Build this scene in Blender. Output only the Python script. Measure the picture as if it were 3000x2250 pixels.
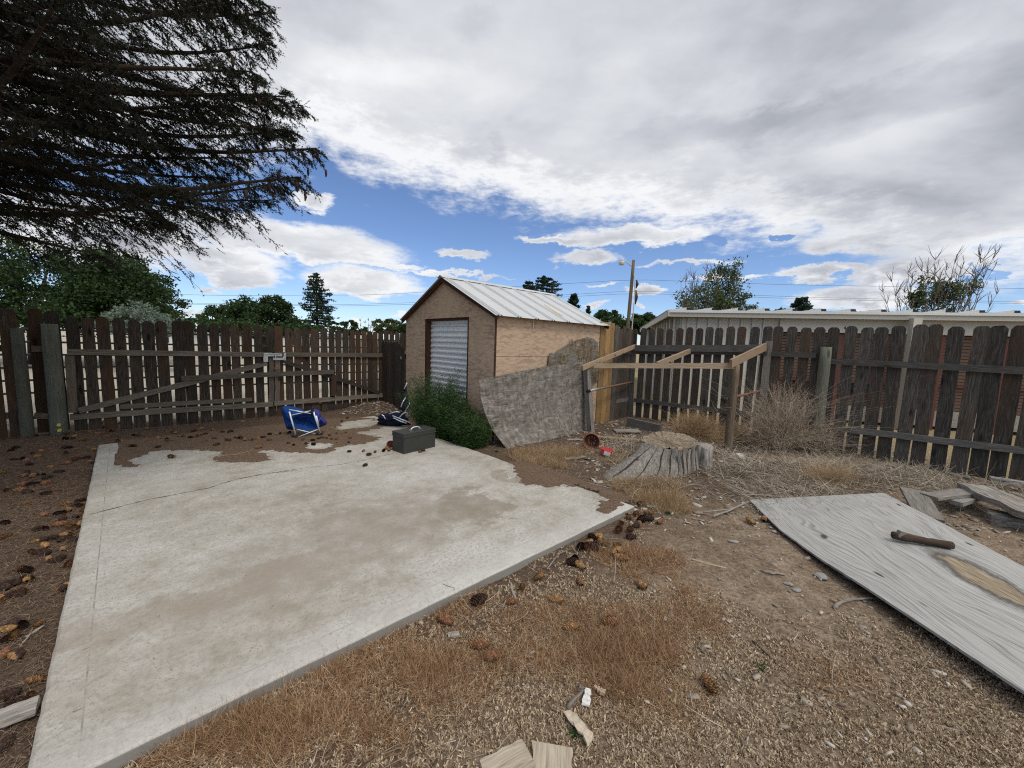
import bpy, math, random
import numpy as np
from mathutils import Vector, Matrix
random.seed(7); rng = np.random.default_rng(11)
R = math.radians
scene = bpy.context.scene
for o in list(bpy.data.objects): bpy.data.objects.remove(o)
# ---------------------------------------------------------------- camera, light, exposure
EYE = 1.6; FPX = 1127.0; PITCH = R(6.0); ROLL = R(1.9)
cam_d = bpy.data.cameras.new('camera'); cam = bpy.data.objects.new('camera', cam_d)
scene.collection.objects.link(cam); scene.camera = cam
cam.matrix_world = Matrix.Translation((0, 0, EYE)) @ Matrix.Rotation(math.pi/2 - PITCH, 4, 'X') @ Matrix.Rotation(ROLL, 4, 'Z')
cam_d.sensor_width = 36; cam_d.lens = 36*FPX/3000; cam_d.clip_start = 0.05; cam_d.clip_end = 3000
CM = np.array(cam.matrix_world.to_3x3()); CP = np.array([0, 0, EYE])
def ray(x, y): return CM @ np.array([(x-1500)/FPX, (1125-y)/FPX, -1.0])
def at(x, y, z=0.0):
    "point of the real place seen at photograph pixel x, y on the level z"
    d = ray(x, y); t = (z-EYE)/d[2]; return CP + d*t
def onv(x, y, p, ang):
    "point on the upright plane through p with compass angle ang"
    d = ray(x, y); n = np.array([-math.sin(ang), math.cos(ang), 0]); t = ((np.array([p[0], p[1], 0])-CP) @ n)/(d @ n); return CP + d*t
def atd(x, y, depth):
    d = ray(x, y); return CP + d*(depth/d[1])
SUN_EL = R(58); SUN_AZ = R(143)       # azimuth clockwise from +Y: the veiled sun stands to the right, a little behind the camera
sun_d = bpy.data.lights.new('sun', 'SUN'); sun = bpy.data.objects.new('sun', sun_d); scene.collection.objects.link(sun)
sun_d.energy = 1.5; sun_d.angle = R(14); sun_d.color = (1.0, 0.94, 0.85)
sv = Vector((math.sin(SUN_AZ)*math.cos(SUN_EL), math.cos(SUN_AZ)*math.cos(SUN_EL), math.sin(SUN_EL)))
sun.rotation_euler = sv.to_track_quat('Z', 'Y').to_euler(); sun.location = (10, -5, 30)
scene.view_settings.view_transform = 'Standard'; scene.view_settings.look = 'None'
scene.view_settings.exposure = 0.06; scene.view_settings.gamma = 1.0
scene.render.engine = 'CYCLES'
scene.cycles.use_denoising = False; scene.cycles.filter_width = 1.15
scene.cycles.max_bounces = 6; scene.cycles.transparent_max_bounces = 6

# ---------------------------------------------------------------- node helper
class NT:
    def __init__(s, tree): s.t = tree; tree.nodes.clear()
    def n(s, typ, **kw):
        nd = s.t.nodes.new('ShaderNode'+typ)
        for k, v in kw.items():
            if k.startswith('_'): setattr(nd, k[1:], v)
            else: s.put(nd, k, v)
        return nd
    def put(s, nd, k, v):
        i = nd.inputs[int(k[1:])] if k[0] == 'i' and k[1:].isdigit() else nd.inputs[k.replace('__', ' ')]
        if isinstance(v, bpy.types.NodeSocket): s.t.links.new(v, i)
        elif isinstance(v, bpy.types.Node): s.t.links.new(v.outputs[0], i)
        else:
            if hasattr(i.default_value, '__len__') and hasattr(v, '__len__') and len(i.default_value) == 4 and len(v) == 3: v = (*v, 1)
            i.default_value = v
    def m(s, op, a, b=0.0, c=None, clamp=False):
        nd = s.n('Math', _operation=op, _use_clamp=clamp, i0=a, i1=b)
        if c is not None: s.put(nd, 'i2', c)
        return nd.outputs[0]
    def vm(s, op, a, b=(0, 0, 0)): return s.n('VectorMath', _operation=op, i0=a, i1=b).outputs[1 if op in('DISTANCE','LENGTH','DOT_PRODUCT') else 0]
    def mix(s, f, a, b, typ='MIX'):
        nd = s.n('Mix', _data_type='RGBA', _blend_type=typ)
        s.put(nd, 'i0', f); s.put(nd, 'i6', a); s.put(nd, 'i7', b); return nd.outputs[2]
    def noise(s, v, scale=5, det=4, rough=.55, dist=0.0):
        nd = s.n('TexNoise', Scale=scale, Detail=det, Roughness=rough, Distortion=dist)
        if v is not None: s.put(nd, 'Vector', v)
        return nd.outputs[0]
    def map(s, v, scale=(1, 1, 1), loc=(0, 0, 0), rot=(0, 0, 0)): return s.n('Mapping', Vector=v, Scale=scale, Location=loc, Rotation=rot).outputs[0]
    def ramp(s, f, stops, interp='LINEAR'):
        nd = s.n('ValToRGB', i0=f); e = nd.color_ramp.elements; nd.color_ramp.interpolation = interp
        while len(e) < len(stops): e.new(0.5)
        for el, (p, c) in zip(e, stops): el.position = p; el.color = (*c, 1) if hasattr(c, '__len__') else (c, c, c, 1)
        return nd.outputs[0]
    def ss(s, x, lo, hi):
        nd = s.n('MapRange', _interpolation_type='SMOOTHSTEP', i0=x, i1=lo, i2=hi, i3=0.0, i4=1.0); return nd.outputs[0]
    def xyz(s, v): return s.n('SeparateXYZ', i0=v).outputs
    def cxyz(s, x, y, z): return s.n('CombineXYZ', i0=x, i1=y, i2=z).outputs[0]
    def bump(s, h, st=.5, dist=.02): return s.n('Bump', Strength=st, Distance=dist, Height=h).outputs[0]

# ---------------------------------------------------------------- sky: Nishita with a cloud deck and lower clouds
world = bpy.data.worlds.new('World'); scene.world = world; world.use_nodes = True
w = NT(world.node_tree)
dirv = w.n('TexCoord').outputs['Generated']
X, Y, Z = w.xyz(dirv)
az = w.m('ARCTAN2', X, Y); el = w.m('ARCSINE', Z)
flat = w.cxyz(az, w.m('MULTIPLY', el, 2.2), 0)
n_a = w.noise(flat, 3.0, 8, .62); n_b = w.noise(w.map(flat, loc=(7, 3, 1)), 9.0, 7, .65); n_c = w.noise(w.map(flat, loc=(3, 9, 4)), 2.2, 6, .5)
azw = w.m('ADD', az, w.m('MULTIPLY', w.m('SUBTRACT', n_a, .5), .22))
elw = w.m('ADD', w.m('ADD', el, w.m('MULTIPLY', w.m('SUBTRACT', n_b, .5), .085)), w.m('MULTIPLY', w.m('SUBTRACT', n_c, .5), .06))
def azel(x, y):
    d = ray(x, y); d = d/np.linalg.norm(d); return math.atan2(d[0], d[1]), math.asin(d[2])
def blob(x, y, rx, ry, gain=1.0, raw=False):
    a, e = azel(x, y); a2, _ = azel(x+rx, y); _, e2 = azel(x, y-ry)
    u = w.m('DIVIDE', w.m('SUBTRACT', az if raw else azw, a), abs(a2-a)); v = w.m('DIVIDE', w.m('SUBTRACT', el if raw else elw, e), abs(e2-e))
    r2 = w.m('ADD', w.m('MULTIPLY', u, u), w.m('MULTIPLY', v, v))
    return w.m('MULTIPLY', w.m('SUBTRACT', 1.0, r2), gain)
edge = [(-200, 560), (300, 540), (800, 500), (980, 480), (1080, 560), (1200, 590), (1320, 622), (1480, 648), (1600, 668), (1800, 700), (2000, 715), (2200, 735), (2400, 765), (2620, 840), (2800, 868), (3100, 880)]
fc = w.n('FloatCurve', Factor=1.0); w.put(fc, 'Value', w.m('DIVIDE', w.m('ADD', azw, 1.6), 3.2)); cv = fc.mapping.curves[0]
pts = [((azel(x, y)[0]+1.6)/3.2, azel(x, y)[1]) for x, y in edge]
pts = [(0, .3)]+pts+[(1, .05)]
while len(cv.points) < len(pts): cv.points.new(.5, .5)
for p, (a, b) in zip(cv.points, pts): p.location = (a, b); p.handle_type = 'VECTOR'
fc.mapping.update()
deck = w.m('MULTIPLY', w.m('SUBTRACT', elw, fc.outputs[0]), 10.0)
cl = [(840, 710, 380, 72), (640, 765, 240, 45), (690, 812, 190, 34), (1080, 828, 190, 55), (1120, 770, 160, 14), (1320, 800, 200, 7), (625, 852, 34, 12), (560, 902, 170, 8), (470, 868, 55, 16),
      (920, 592, 72, 38), (1352, 742, 88, 20), (1715, 752, 92, 30), (1640, 700, 130, 16), (1840, 690, 280, 40), (2000, 776, 190, 11), (1900, 852, 76, 17), (1775, 834, 64, 6), (1745, 880, 50, 12), (1880, 893, 20, 8),
      (2120, 812, 150, 9), (2420, 790, 200, 20), (2480, 858, 240, 44), (2980, 892, 60, 16), (1220, 925, 60, 7), (1065, 945, 30, 14), (1150, 945, 25, 10), (300, 700, 420, 120), (2700, 780, 260, 60), (2560, 700, 300, 50)]
den = deck
for c in cl: den = w.m('MAXIMUM', den, blob(*c, gain=1.5 if c[3] > 15 else 1.0))
for h in [(2330, 680, 55, 14), (2190, 745, 120, 9), (2080, 700, 40, 8), (2890, 790, 90, 12), (1500, 640, 10, 10)]:
    den = w.m('SUBTRACT', den, w.m('MULTIPLY', w.m('MAXIMUM', blob(*h), 0.0), 3.0))
n_d = w.noise(w.map(flat, loc=(5, 2, 8), scale=(1, 1.6, 1)), 26.0, 6, .7)
den = w.m('ADD', den, w.m('ADD', w.m('MULTIPLY', w.m('SUBTRACT', n_b, .5), 1.5), w.m('MULTIPLY', w.m('SUBTRACT', n_d, .5), 1.0)))
cover = w.ss(den, -.05, .95)
plane = w.n('VectorMath', _operation='DIVIDE', i0=dirv, i1=w.cxyz(w.m('ADD', Z, .25), w.m('ADD', Z, .25), w.m('ADD', Z, .25))).outputs[0]
s1 = w.noise(plane, 1.1, 7, .55, .3); s2 = w.noise(w.map(plane, loc=(4, 1, 0), scale=(1, 1.5, 1)), 1.9, 5, .52)
thick = w.ss(den, .5, 1.6)
sh = w.m('ADD', w.m('MULTIPLY', s1, .55), w.m('MULTIPLY', s2, .45))
sh = w.ss(sh, .36, .66)
for d_, g in [((2500, 330, 620, 95), .5), ((2050, 400, 420, 60), .3), ((2350, 80, 900, 160), .25), ((1440, 440, 40, 60), .25), ((1370, 70, 80, 70), .2), ((1700, 100, 400, 150), .15)]:
    sh = w.m('SUBTRACT', sh, w.m('MULTIPLY', w.m('MAXIMUM', blob(*d_), 0.0), g))
for d_, g in [((950, 330, 420, 240), .6), ((1500, 560, 500, 70), .35), ((850, 60, 500, 160), .35), ((1250, 250, 300, 120), .3)]:
    sh = w.m('ADD', sh, w.m('MULTIPLY', w.m('MAXIMUM', blob(*d_), 0.0), g))
sh = w.m('ADD', w.m('MULTIPLY', sh, .75), w.m('MULTIPLY', w.m('SUBTRACT', 1.0, thick), .55), clamp=True)
low = w.ss(el, .32, .12); sh2 = w.ss(w.noise(w.map(flat, loc=(1, 5, 2)), 11.0, 6, .6), .4, .62)
sh = w.m('MAXIMUM', sh, w.m('MULTIPLY', w.m('MULTIPLY', sh2, low), .95))
ccol = w.ramp(sh, [(0, (.37, .39, .44)), (.35, (.55, .57, .62)), (.7, (.72, .74, .775)), (1, (.89, .90, .92))])
glow = w.ss(w.vm('DOT_PRODUCT', dirv, tuple(sv)), .35, 1.0)            # the veiled sun brightens the deck around itself
ccol = w.mix(1.0, ccol, w.cxyz(*[w.m('ADD', 1.0, w.m('MULTIPLY', glow, 1.5))]*3), 'MULTIPLY')
sky = w.n('TexSky', _sky_type='NISHITA', _sun_disc=False, _sun_elevation=SUN_EL, _sun_rotation=SUN_AZ, _altitude=1400, _air_density=1.0, _dust_density=.6, _ozone_density=2.2)
bg1 = w.n('Background', Strength=.125, Color=w.mix(1.0, sky.outputs[0], (.88, .95, 1.10), 'MULTIPLY')); bg2 = w.n('Background', Strength=1.0, Color=ccol)
mx = w.n('MixShader', i0=cover, i1=bg1, i2=bg2); w.n('OutputWorld', Surface=mx)
world.cycles.sampling_method = 'MANUAL'; world.cycles.sample_map_resolution = 512

# ---------------------------------------------------------------- materials
def mat(name, build, rough=.85, spec=.25, metal=0.0):
    m_ = bpy.data.materials.new(name); m_.use_nodes = True; g = NT(m_.node_tree)
    r = build(g); col, nrm, rg = (list(r)+[None, None])[:3] if isinstance(r, tuple) and not isinstance(r[0], float) else (r, None, None)
    b = g.n('BsdfPrincipled', Roughness=rough if rg is None else rg, Metallic=metal)
    g.put(b, 'Base Color', col); b.inputs['Specular IOR Level'].default_value = spec
    if nrm is not None: g.put(b, 'Normal', nrm)
    g.n('OutputMaterial', Surface=b); return m_
def plain(name, c, rough=.6, spec=.3, metal=0.0, var=.25, sc=20, bump=.15):
    def f(g):
        v = g.n('TexCoord').outputs['Object']; n = g.noise(v, sc, 5, .6); n2 = g.noise(v, sc*.15, 3, .5)
        k = g.m('ADD', 1-var, g.m('MULTIPLY', g.m('ADD', n, n2), var))
        return (g.mix(1.0, c, g.cxyz(k, k, k), 'MULTIPLY'), g.bump(n, bump, .004))
    return mat(name, f, rough, spec, metal)
def wood(name, dark, mid, light, warm=None, warmf=.35, ang=(1.2, 26, 26), bump=.6, knots=True, rough=.9):
    "grain runs along the local X of every board; each board has its own tone"
    def f(g):
        v = g.n('TexCoord').outputs['Object']; rnd = g.n('ObjectInfo').outputs['Random']
        v = g.vm('ADD', v, g.cxyz(g.m('MULTIPLY', rnd, 37.0), g.m('MULTIPLY', rnd, 91.0), g.m('MULTIPLY', rnd, 53.0)))
        wv = g.vm('ADD', v, g.vm('MULTIPLY', g.n('TexNoise', Vector=g.map(v, (2, 5, 5)), Scale=1.0, Detail=2.0).outputs[1], (.0, .09, .09)))
        gr = g.noise(g.map(wv, ang), 3.2, 8, .68); fine = g.noise(g.map(wv, (2.5, 160, 160)), 1.0, 3, .6)
        bl = g.noise(g.map(v, (2.2, 7, 7)), 1.0, 4, .6)
        x = g.m('ADD', g.m('MULTIPLY', gr, .65), g.m('MULTIPLY', fine, .35))
        c = g.ramp(x, [(.33, dark), (.5, mid), (.68, light)])
        if warm: c = g.mix(g.m('MULTIPLY', g.ss(g.m('ADD', bl, g.m('MULTIPLY', g.m('SUBTRACT', rnd, .5), .35)), .42, .72), warmf), c, warm)
        if knots:
            vo = g.n('TexVoronoi', Vector=g.map(v, (1.7, 5, 5)), Scale=1.0); k = g.ss(vo.outputs['Distance'], .16, .06)
            c = g.mix(g.m('MULTIPLY', k, .75), c, tuple(q*.45 for q in dark))
        t = g.m('ADD', .72, g.m('MULTIPLY', g.m('FRACT', g.m('MULTIPLY', rnd, 7.31)), .56))
        t = g.m('MULTIPLY', t, g.m('ADD', .72, g.m('MULTIPLY', bl, .56)))
        return (g.mix(1.0, c, g.cxyz(t, t, t), 'MULTIPLY'), g.bump(x, bump, .006))
    return mat(name, f, rough, .15)
M = {}
M['picket'] = wood('weathered_picket', (.010, .008, .006), (.042, .034, .027), (.115, .096, .077), (.062, .032, .016), .7)
M['picket_r'] = wood('weathered_picket_cedar', (.018, .015, .012), (.066, .058, .048), (.16, .148, .128), (.085, .046, .025), .55)
M['rail'] = wood('grey_rail', (.045, .038, .030), (.115, .098, .079), (.20, .174, .142), (.16, .12, .08), .3)
M['post'] = wood('green_grey_post', (.045, .047, .036), (.10, .104, .080), (.17, .172, .135), (.13, .11, .08), .4)
M['brownpost'] = wood('brown_round_post', (.06, .042, .026), (.15, .115, .078), (.26, .21, .155), (.12, .075, .04), .5)
M['rail_r'] = wood('grey_rail_dark', (.042, .038, .033), (.105, .097, .085), (.19, .178, .158), (.13, .11, .08), .2)
M['lumber'] = wood('new_lumber', (.20, .14, .085), (.34, .255, .165), (.46, .365, .255), (.27, .18, .11), .5)
M['yellow'] = wood('yellow_boards', (.14, .08, .032), (.29, .175, .075), (.40, .26, .12), (.12, .085, .06), .55)
M['greywood'] = wood('silver_wood', (.09, .080, .067), (.225, .205, .175), (.37, .34, .295), (.27, .2, .13), .35)
M['beige'] = wood('beige_board', (.20, .16, .11), (.34, .285, .21), (.46, .40, .31), None)
M['stump'] = wood('stump_wood', (.045, .038, .032), (.24, .218, .188), (.54, .51, .46), (.25, .2, .15), .3, ang=(1.5, 14, 14), bump=1.0)
M['bark'] = wood('bark', (.02, .014, .01), (.05, .034, .024), (.09, .065, .048), None, ang=(3, 14, 14), bump=1, knots=False)
M['darktrim'] = wood('dark_trim', (.03, .014, .009), (.07, .032, .018), (.12, .06, .035), None)
def f_osb(painted):
    def f(g):
        v = g.n('TexCoord').outputs['UV']
        a = g.n('TexVoronoi', Vector=g.map(v, (9, 26, 1), rot=(0, 0, .5)), Scale=1.0); b = g.n('TexVoronoi', Vector=g.map(v, (24, 8, 1), rot=(0, 0, .35)), Scale=1.0)
        wv = g.vm('ADD', v, g.vm('MULTIPLY', g.n('TexNoise', Vector=v, Scale=5.0).outputs[1], (.13, .13, 0)))
        a = g.n('TexVoronoi', Vector=g.map(wv, (26, 9, 1), rot=(0, 0, .9)), Scale=1.0); b = g.n('TexVoronoi', Vector=g.map(wv, (8, 30, 1), rot=(0, 0, .45)), Scale=1.0)
        n = g.noise(v, 1.6, 5, .6); fi = g.noise(v, 60, 3, .6)
        ca = g.xyz(a.outputs['Color'])[0]; cb = g.xyz(b.outputs['Color'])[1]
        x = g.m('ADD', g.m('MULTIPLY', ca, .5), g.m('MULTIPLY', cb, .5)); lines = g.ss(b.outputs['Distance'], .42, .75)
        if painted:
            c = g.mix(x, (.42, .30, .20), (.48, .355, .245)); c = g.mix(g.m('MULTIPLY', g.m('MULTIPLY', lines, g.ss(n, .3, .65)), .75), c, (.20, .13, .085))
            c = g.mix(g.m('MULTIPLY', g.ss(fi, .6, .8), .15), c, (.2, .14, .1)); c = g.mix(g.m('MULTIPLY', g.ss(n, .3, .7), .35), c, (.42, .30, .215))
        elif painted is None:
            c = g.ramp(g.m('ADD', g.m('MULTIPLY', x, .6), g.m('MULTIPLY', fi, .4)), [(.2, (.05, .036, .022)), (.5, (.15, .115, .075)), (.8, (.27, .225, .165))])
            c = g.mix(g.ss(n, .45, .62), c, (.17, .16, .14))
        else:
            c = g.ramp(g.m('ADD', g.m('MULTIPLY', x, .6), g.m('MULTIPLY', fi, .4)), [(.12, (.075, .065, .053)), (.5, (.18, .16, .134)), (.9, (.34, .312, .27))])
            c = g.mix(g.m('MULTIPLY', g.ss(n, .5, .75), .45), c, (.10, .10, .08))
        h = g.m('ADD', g.m('MULTIPLY', x, .6), g.m('MULTIPLY', lines, -.7))
        return (c, g.bump(h, .3 if painted else .7, .005))
    return f
M['osb'] = mat('painted_strand_board', f_osb(True), .85, .2); M['osbbrown'] = mat('torn_strand_board', f_osb(None), .95, .1); M['osbgrey'] = mat('weathered_strand_board', f_osb(False), .95, .1)
def f_roof(g):
    v = g.n('TexCoord').outputs['Object']; n = g.noise(v, 1.5, 5, .6); n2 = g.noise(g.map(v, (30, 2, 2)), 1, 4, .6)
    c = g.mix(n, (.44, .45, .44), (.58, .58, .56)); c = g.mix(g.m('MULTIPLY', g.ss(n2, .62, .8), .3), c, (.42, .35, .25))
    d = g.vm('DISTANCE', g.map(v, (1, 1, 1)), (1.75, .62, 0)); return (c, g.bump(n, .1, .004), g.m('ADD', .32, g.m('MULTIPLY', n, .2)))
M['roof'] = mat('painted_roof_metal', f_roof, .4, .5, .25)
M['door'] = plain('galvanised_door', (.66, .665, .65), .45, .5, .15, .2, 6)
M['cream'] = plain('cream_paint', (.50, .47, .40), .7, .3, 0, .15, 3)
M['white'] = plain('white_paint', (.62, .61, .57), .6, .3, 0, .15, 6)
M['steel'] = plain('galvanised_steel', (.42, .43, .43), .4, .5, .7, .3, 30)
M['rust'] = plain('rusty_steel', (.20, .11, .07), .8, .2, .3, .5, 25)
M['alu'] = plain('white_tube', (.62, .65, .68), .35, .5, .3, .15, 30)
M['black'] = plain('black_plastic', (.012, .012, .014), .5, .4)
M['pipe'] = plain('dark_pipe', (.03, .028, .027), .7, .3, .2)
M['boxgrey'] = plain('grey_painted_steel', (.036, .036, .031), .5, .4, .1, .35, 9)
M['blue'] = plain('blue_canvas', (.007, .042, .18), .8, .2, 0, .4, 60, .4)
M['violet'] = plain('violet_canvas', (.04, .045, .22), .8, .2, 0, .4, 60, .4)
M['navy'] = plain('navy_canvas', (.006, .009, .022), .85, .2, 0, .4, 60, .4)
M['terra'] = plain('terracotta_plastic', (.20, .075, .042), .6, .3, 0, .35, 15)
M['red'] = plain('red_plastic', (.42, .015, .02), .5, .4)
M['darkred'] = plain('dark_red_steel', (.09, .015, .01), .6, .3)
M['yellowp'] = plain('yellow_plastic', (.45, .40, .08), .6)
M['lampg'] = plain('lamp_housing', (.50, .49, .42), .5)
M['wire'] = plain('cable', (.03, .03, .032), .6)
M['stone'] = plain('stone', (.24, .23, .21), .85, .2, 0, .5, 25, .6)
M['brownwall'] = None
def f_brown(g):
    v = g.n('TexCoord').outputs['Object']; x, y, z = g.xyz(v)
    fz = g.m('FRACT', g.m('MULTIPLY', z, 14.0)); ln = g.ss(fz, .28, .14)
    n = g.noise(g.map(v, (.8, .8, 14)), 1, 3, .5); c = g.mix(n, (.11, .062, .042), (.19, .12, .085))
    return (g.mix(ln, c, (.015, .01, .008)), g.bump(fz, .5, .02))
M['brownwall'] = mat('brown_lap_siding', f_brown, .8)
M['redtrim'] = plain('red_brown_trim', (.10, .035, .025), .7)
M['window'] = plain('dark_glass', (.01, .012, .015), .08, .5, 0, .2, 3, 0)
def f_conc(g):
    v = g.n('TexCoord').outputs['Object']; x, y, z = g.xyz(v)
    n = g.noise(v, .8, 6, .6); n2 = g.noise(v, 5, 8, .72); f = g.noise(v, 38, 5, .75); f2 = g.noise(v, 220, 2, .6)
    c = g.ramp(g.m('ADD', g.m('MULTIPLY', n, .5), g.m('MULTIPLY', n2, .5)), [(.38, (.29, .256, .20)), (.48, (.41, .378, .318)), (.57, (.49, .466, .41)), (.68, (.56, .544, .495))])
    pit = g.n('TexVoronoi', Vector=v, Scale=48.0); pf = g.m('MULTIPLY', g.ss(pit.outputs['Distance'], .26, .12), g.ss(n2, .42, .6)); c = g.mix(g.m('MULTIPLY', pf, .65), c, (.12, .10, .08))
    c = g.mix(g.m('MULTIPLY', g.ss(f, .46, .66), .6), c, (.22, .20, .165)); c = g.mix(g.m('MULTIPLY', g.ss(f2, .35, .7), .35), c, (.17, .16, .14))
    wv = g.vm('ADD', v, g.vm('MULTIPLY', g.vm('SUBTRACT', g.n('TexNoise', Vector=v, Scale=2.5, Detail=6.0, Roughness=.65).outputs[1], (.5, .5, .5)), (.9, .9, 0)))
    # stains of old wet dirt, each at its own place on the slab
    def st(px, py, sx, sy, k, colr, cc, sharp=1.0, rot=0.0):
        p = slab_local(at(px, py, .06)); q = g.map(g.vm('SUBTRACT', wv, (p[0], p[1], 0)), (1, 1, 0), rot=(0, 0, rot)); qx, qy, _ = g.xyz(q)
        r = g.m('ADD', g.m('POWER', g.m('ABSOLUTE', g.m('DIVIDE', qx, sx)), 2.0), g.m('POWER', g.m('ABSOLUTE', g.m('DIVIDE', qy, sy)), 2.0))
        s = g.m('MULTIPLY', g.ss(g.m('ADD', r, g.m('ADD', g.m('MULTIPLY', g.m('SUBTRACT', f, .5), 1.6), g.m('MULTIPLY', g.m('SUBTRACT', n2, .5), 2.6))), 1.0+.5*(sharp > .5), 1.0-1.3*sharp), k*.72); return g.mix(s, cc, colr)
    for a in [(1000, 1590, 1.0, .6, .65, (.235, .20, .155)), (620, 1740, 1.0, .17, .7, (.23, .18, .13)), (1180, 1500, .75, .55, .5, (.26, .225, .18)), (760, 1780, .9, .35, .35, (.28, .24, .19)), (1380, 1480, .35, .4, .8, (.20, .165, .12), .3), (1500, 1400, .2, .25, .8, (.22, .18, .13), .3), (860, 1375, .10, .03, .8, (.15, .12, .09), .4), (1290, 1540, .12, .2, .4, (.22, .19, .16), .3),
              (820, 1690, .6, .2, .35, (.33, .28, .23)), (900, 1340, .5, .12, .5, (.30, .25, .20)), (430, 1420, .5, .25, .3, (.36, .34, .28)), (1530, 1475, .16, .05, .5, (.25, .215, .175), .3), (1350, 1400, .35, .3, .3, (.33, .29, .24)), (300, 1700, .5, .3, .0, (.3, .3, .3)), (1250, 1330, .15, .1, .5, (.24, .2, .17), .4)]:
        c = st(*a[:6], c, *(a[6:7] or (.8,)))
    lines = g.m('MAXIMUM', g.m('MULTIPLY', g.ss(g.m('ABSOLUTE', g.m('SUBTRACT', y, .105)), .005, .001), .7), g.m('MULTIPLY', g.ss(g.m('ABSOLUTE', g.m('SUBTRACT', g.m('ADD', x, g.m('MULTIPLY', y, .04)), .125)), .005, .001), .8))
    lines = g.m('MULTIPLY', lines, g.ss(n2, .42, .58)); c = g.mix(lines, c, (.17, .155, .13))
    lite = g.m('MULTIPLY', g.ss(y, .22, .05), .3); c = g.mix(lite, c, (.52, .51, .475))
    side = g.ss(z, -.004, -.02); c = g.mix(side, c, (.24, .225, .195))
    return (c, g.bump(g.m('ADD', g.m('MULTIPLY', f, .5), g.m('MULTIPLY', n2, 1.0)), .35, .006))
def f_ground(g):
    v = g.n('TexCoord').outputs['Object']; x, y, z = g.xyz(v)
    n = g.noise(v, 1.3, 6, .62); n2 = g.noise(v, 7, 6, .65); n3 = g.noise(v, 40, 5, .7); n4 = g.noise(v, 130, 3, .6)
    dirt = g.ramp(g.m('ADD', g.m('MULTIPLY', n2, .45), g.m('MULTIPLY', n3, .55)), [(.33, (.075, .050, .031)), (.5, (.225, .165, .112)), (.68, (.41, .325, .235))])
    litter = g.ramp(g.m('ADD', g.m('MULTIPLY', n4, .5), g.m('MULTIPLY', n3, .5)), [(.32, (.040, .026, .017)), (.5, (.105, .070, .047)), (.7, (.19, .132, .09))])
    gravel = g.ramp(g.m('ADD', g.m('MULTIPLY', n2, .5), g.m('MULTIPLY', n3, .5)), [(.3, (.24, .205, .15)), (.55, (.42, .375, .29)), (.75, (.52, .48, .40))])
    straw = g.ramp(n3, [(.3, (.17, .125, .065)), (.6, (.33, .265, .15)), (.8, (.42, .35, .22))])
    # left of the slab edge line: fallen needles; right of it: bare dirt
    lf = g.ss(g.m('ADD', g.m('ADD', g.m('MULTIPLY', x, .7), g.m('MULTIPLY', y, -.68)), g.m('MULTIPLY', g.m('SUBTRACT', n, .5), 2.0)), -.6, -1.7)
    c = g.mix(lf, dirt, litter)
    # beyond the two fences: pale gravel on the left, straw coloured yard on the right
    da = R(42); outl = g.m('ADD', g.m('MULTIPLY', g.m('ADD', x, 6.7), -math.sin(da)), g.m('MULTIPLY', g.m('SUBTRACT', y, 5.65), math.cos(da)))
    db = R(130); outr = g.m('ADD', g.m('MULTIPLY', g.m('SUBTRACT', x, 5.0), math.sin(db)), g.m('MULTIPLY', g.m('SUBTRACT', y, 6.16), -math.cos(db)))
    c = g.mix(g.ss(outl, .5, .9), c, gravel); c = g.mix(g.ss(outr, .1, .35), c, straw)
    return (c, g.bump(g.m('ADD', g.m('MULTIPLY', n3, .7), g.m('MULTIPLY', n4, .3)), .9, .03))
M['ground'] = mat('yard_ground', f_ground, .95, .1)
def bits(name, cols, rough=.9, spec=.15, trans=0.0):
    m_ = bpy.data.materials.new(name); m_.use_nodes = True; g = NT(m_.node_tree)
    r = g.n('NewGeometry').outputs['Random Per Island']; v = g.n('TexCoord').outputs['Object']; n = g.noise(v, 1.5, 3, .6)
    k = g.m('ADD', g.m('MULTIPLY', r, .75), g.m('MULTIPLY', n, .25), clamp=True)
    c = g.ramp(k, [(i/(len(cols)-1), q) for i, q in enumerate(cols)])
    b = g.n('BsdfPrincipled', Roughness=rough); g.put(b, 'Base Color', c); b.inputs['Specular IOR Level'].default_value = spec
    if trans:
        t = g.n('BsdfTranslucent', Color=c); mx = g.n('MixShader', i0=trans, i1=b, i2=t); g.n('OutputMaterial', Surface=mx)
    else: g.n('OutputMaterial', Surface=b)
    return m_
M['needle'] = bits('fallen_needles', [(.045, .029, .019), (.115, .076, .050), (.185, .128, .086), (.30, .22, .155)])
M['drygrass'] = bits('dry_brown_grass', [(.10, .052, .027), (.25, .14, .070), (.40, .25, .138), (.60, .44, .27)], trans=.12)
M['goldgrass'] = bits('dry_golden_grass', [(.17, .10, .05), (.37, .25, .135), (.56, .42, .255)], trans=.2)
M['moss'] = bits('bleached_ground_cover', [(.12, .075, .045), (.33, .24, .155), (.53, .42, .285), (.70, .59, .43)], trans=.1)
M['straw'] = bits('grey_straw', [(.045, .033, .024), (.13, .10, .072), (.24, .195, .14), (.38, .32, .24), (.62, .55, .44)])
M['chip'] = bits('wood_chips', [(.10, .08, .06), (.24, .19, .14), (.38, .33, .27), (.50, .46, .40)])
M['tumble'] = bits('dead_weed_twigs', [(.16, .12, .085), (.38, .30, .215), (.58, .48, .36)])
M['tumbletan'] = bits('dead_weed_straw', [(.20, .125, .06), (.42, .285, .155), (.58, .43, .26)])
M['weed'] = bits('green_weed_leaves', [(.012, .030, .007), (.034, .074, .016), (.075, .13, .032)], .7, .3, .25)
M['spruce'] = bits('spruce_needles', [(.014, .016, .010), (.026, .030, .019), (.045, .046, .031)], .7, .2, .1)
M['deadtwig'] = bits('dead_spruce_twigs', [(.018, .010, .007), (.038, .020, .013), (.07, .038, .024)])
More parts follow.
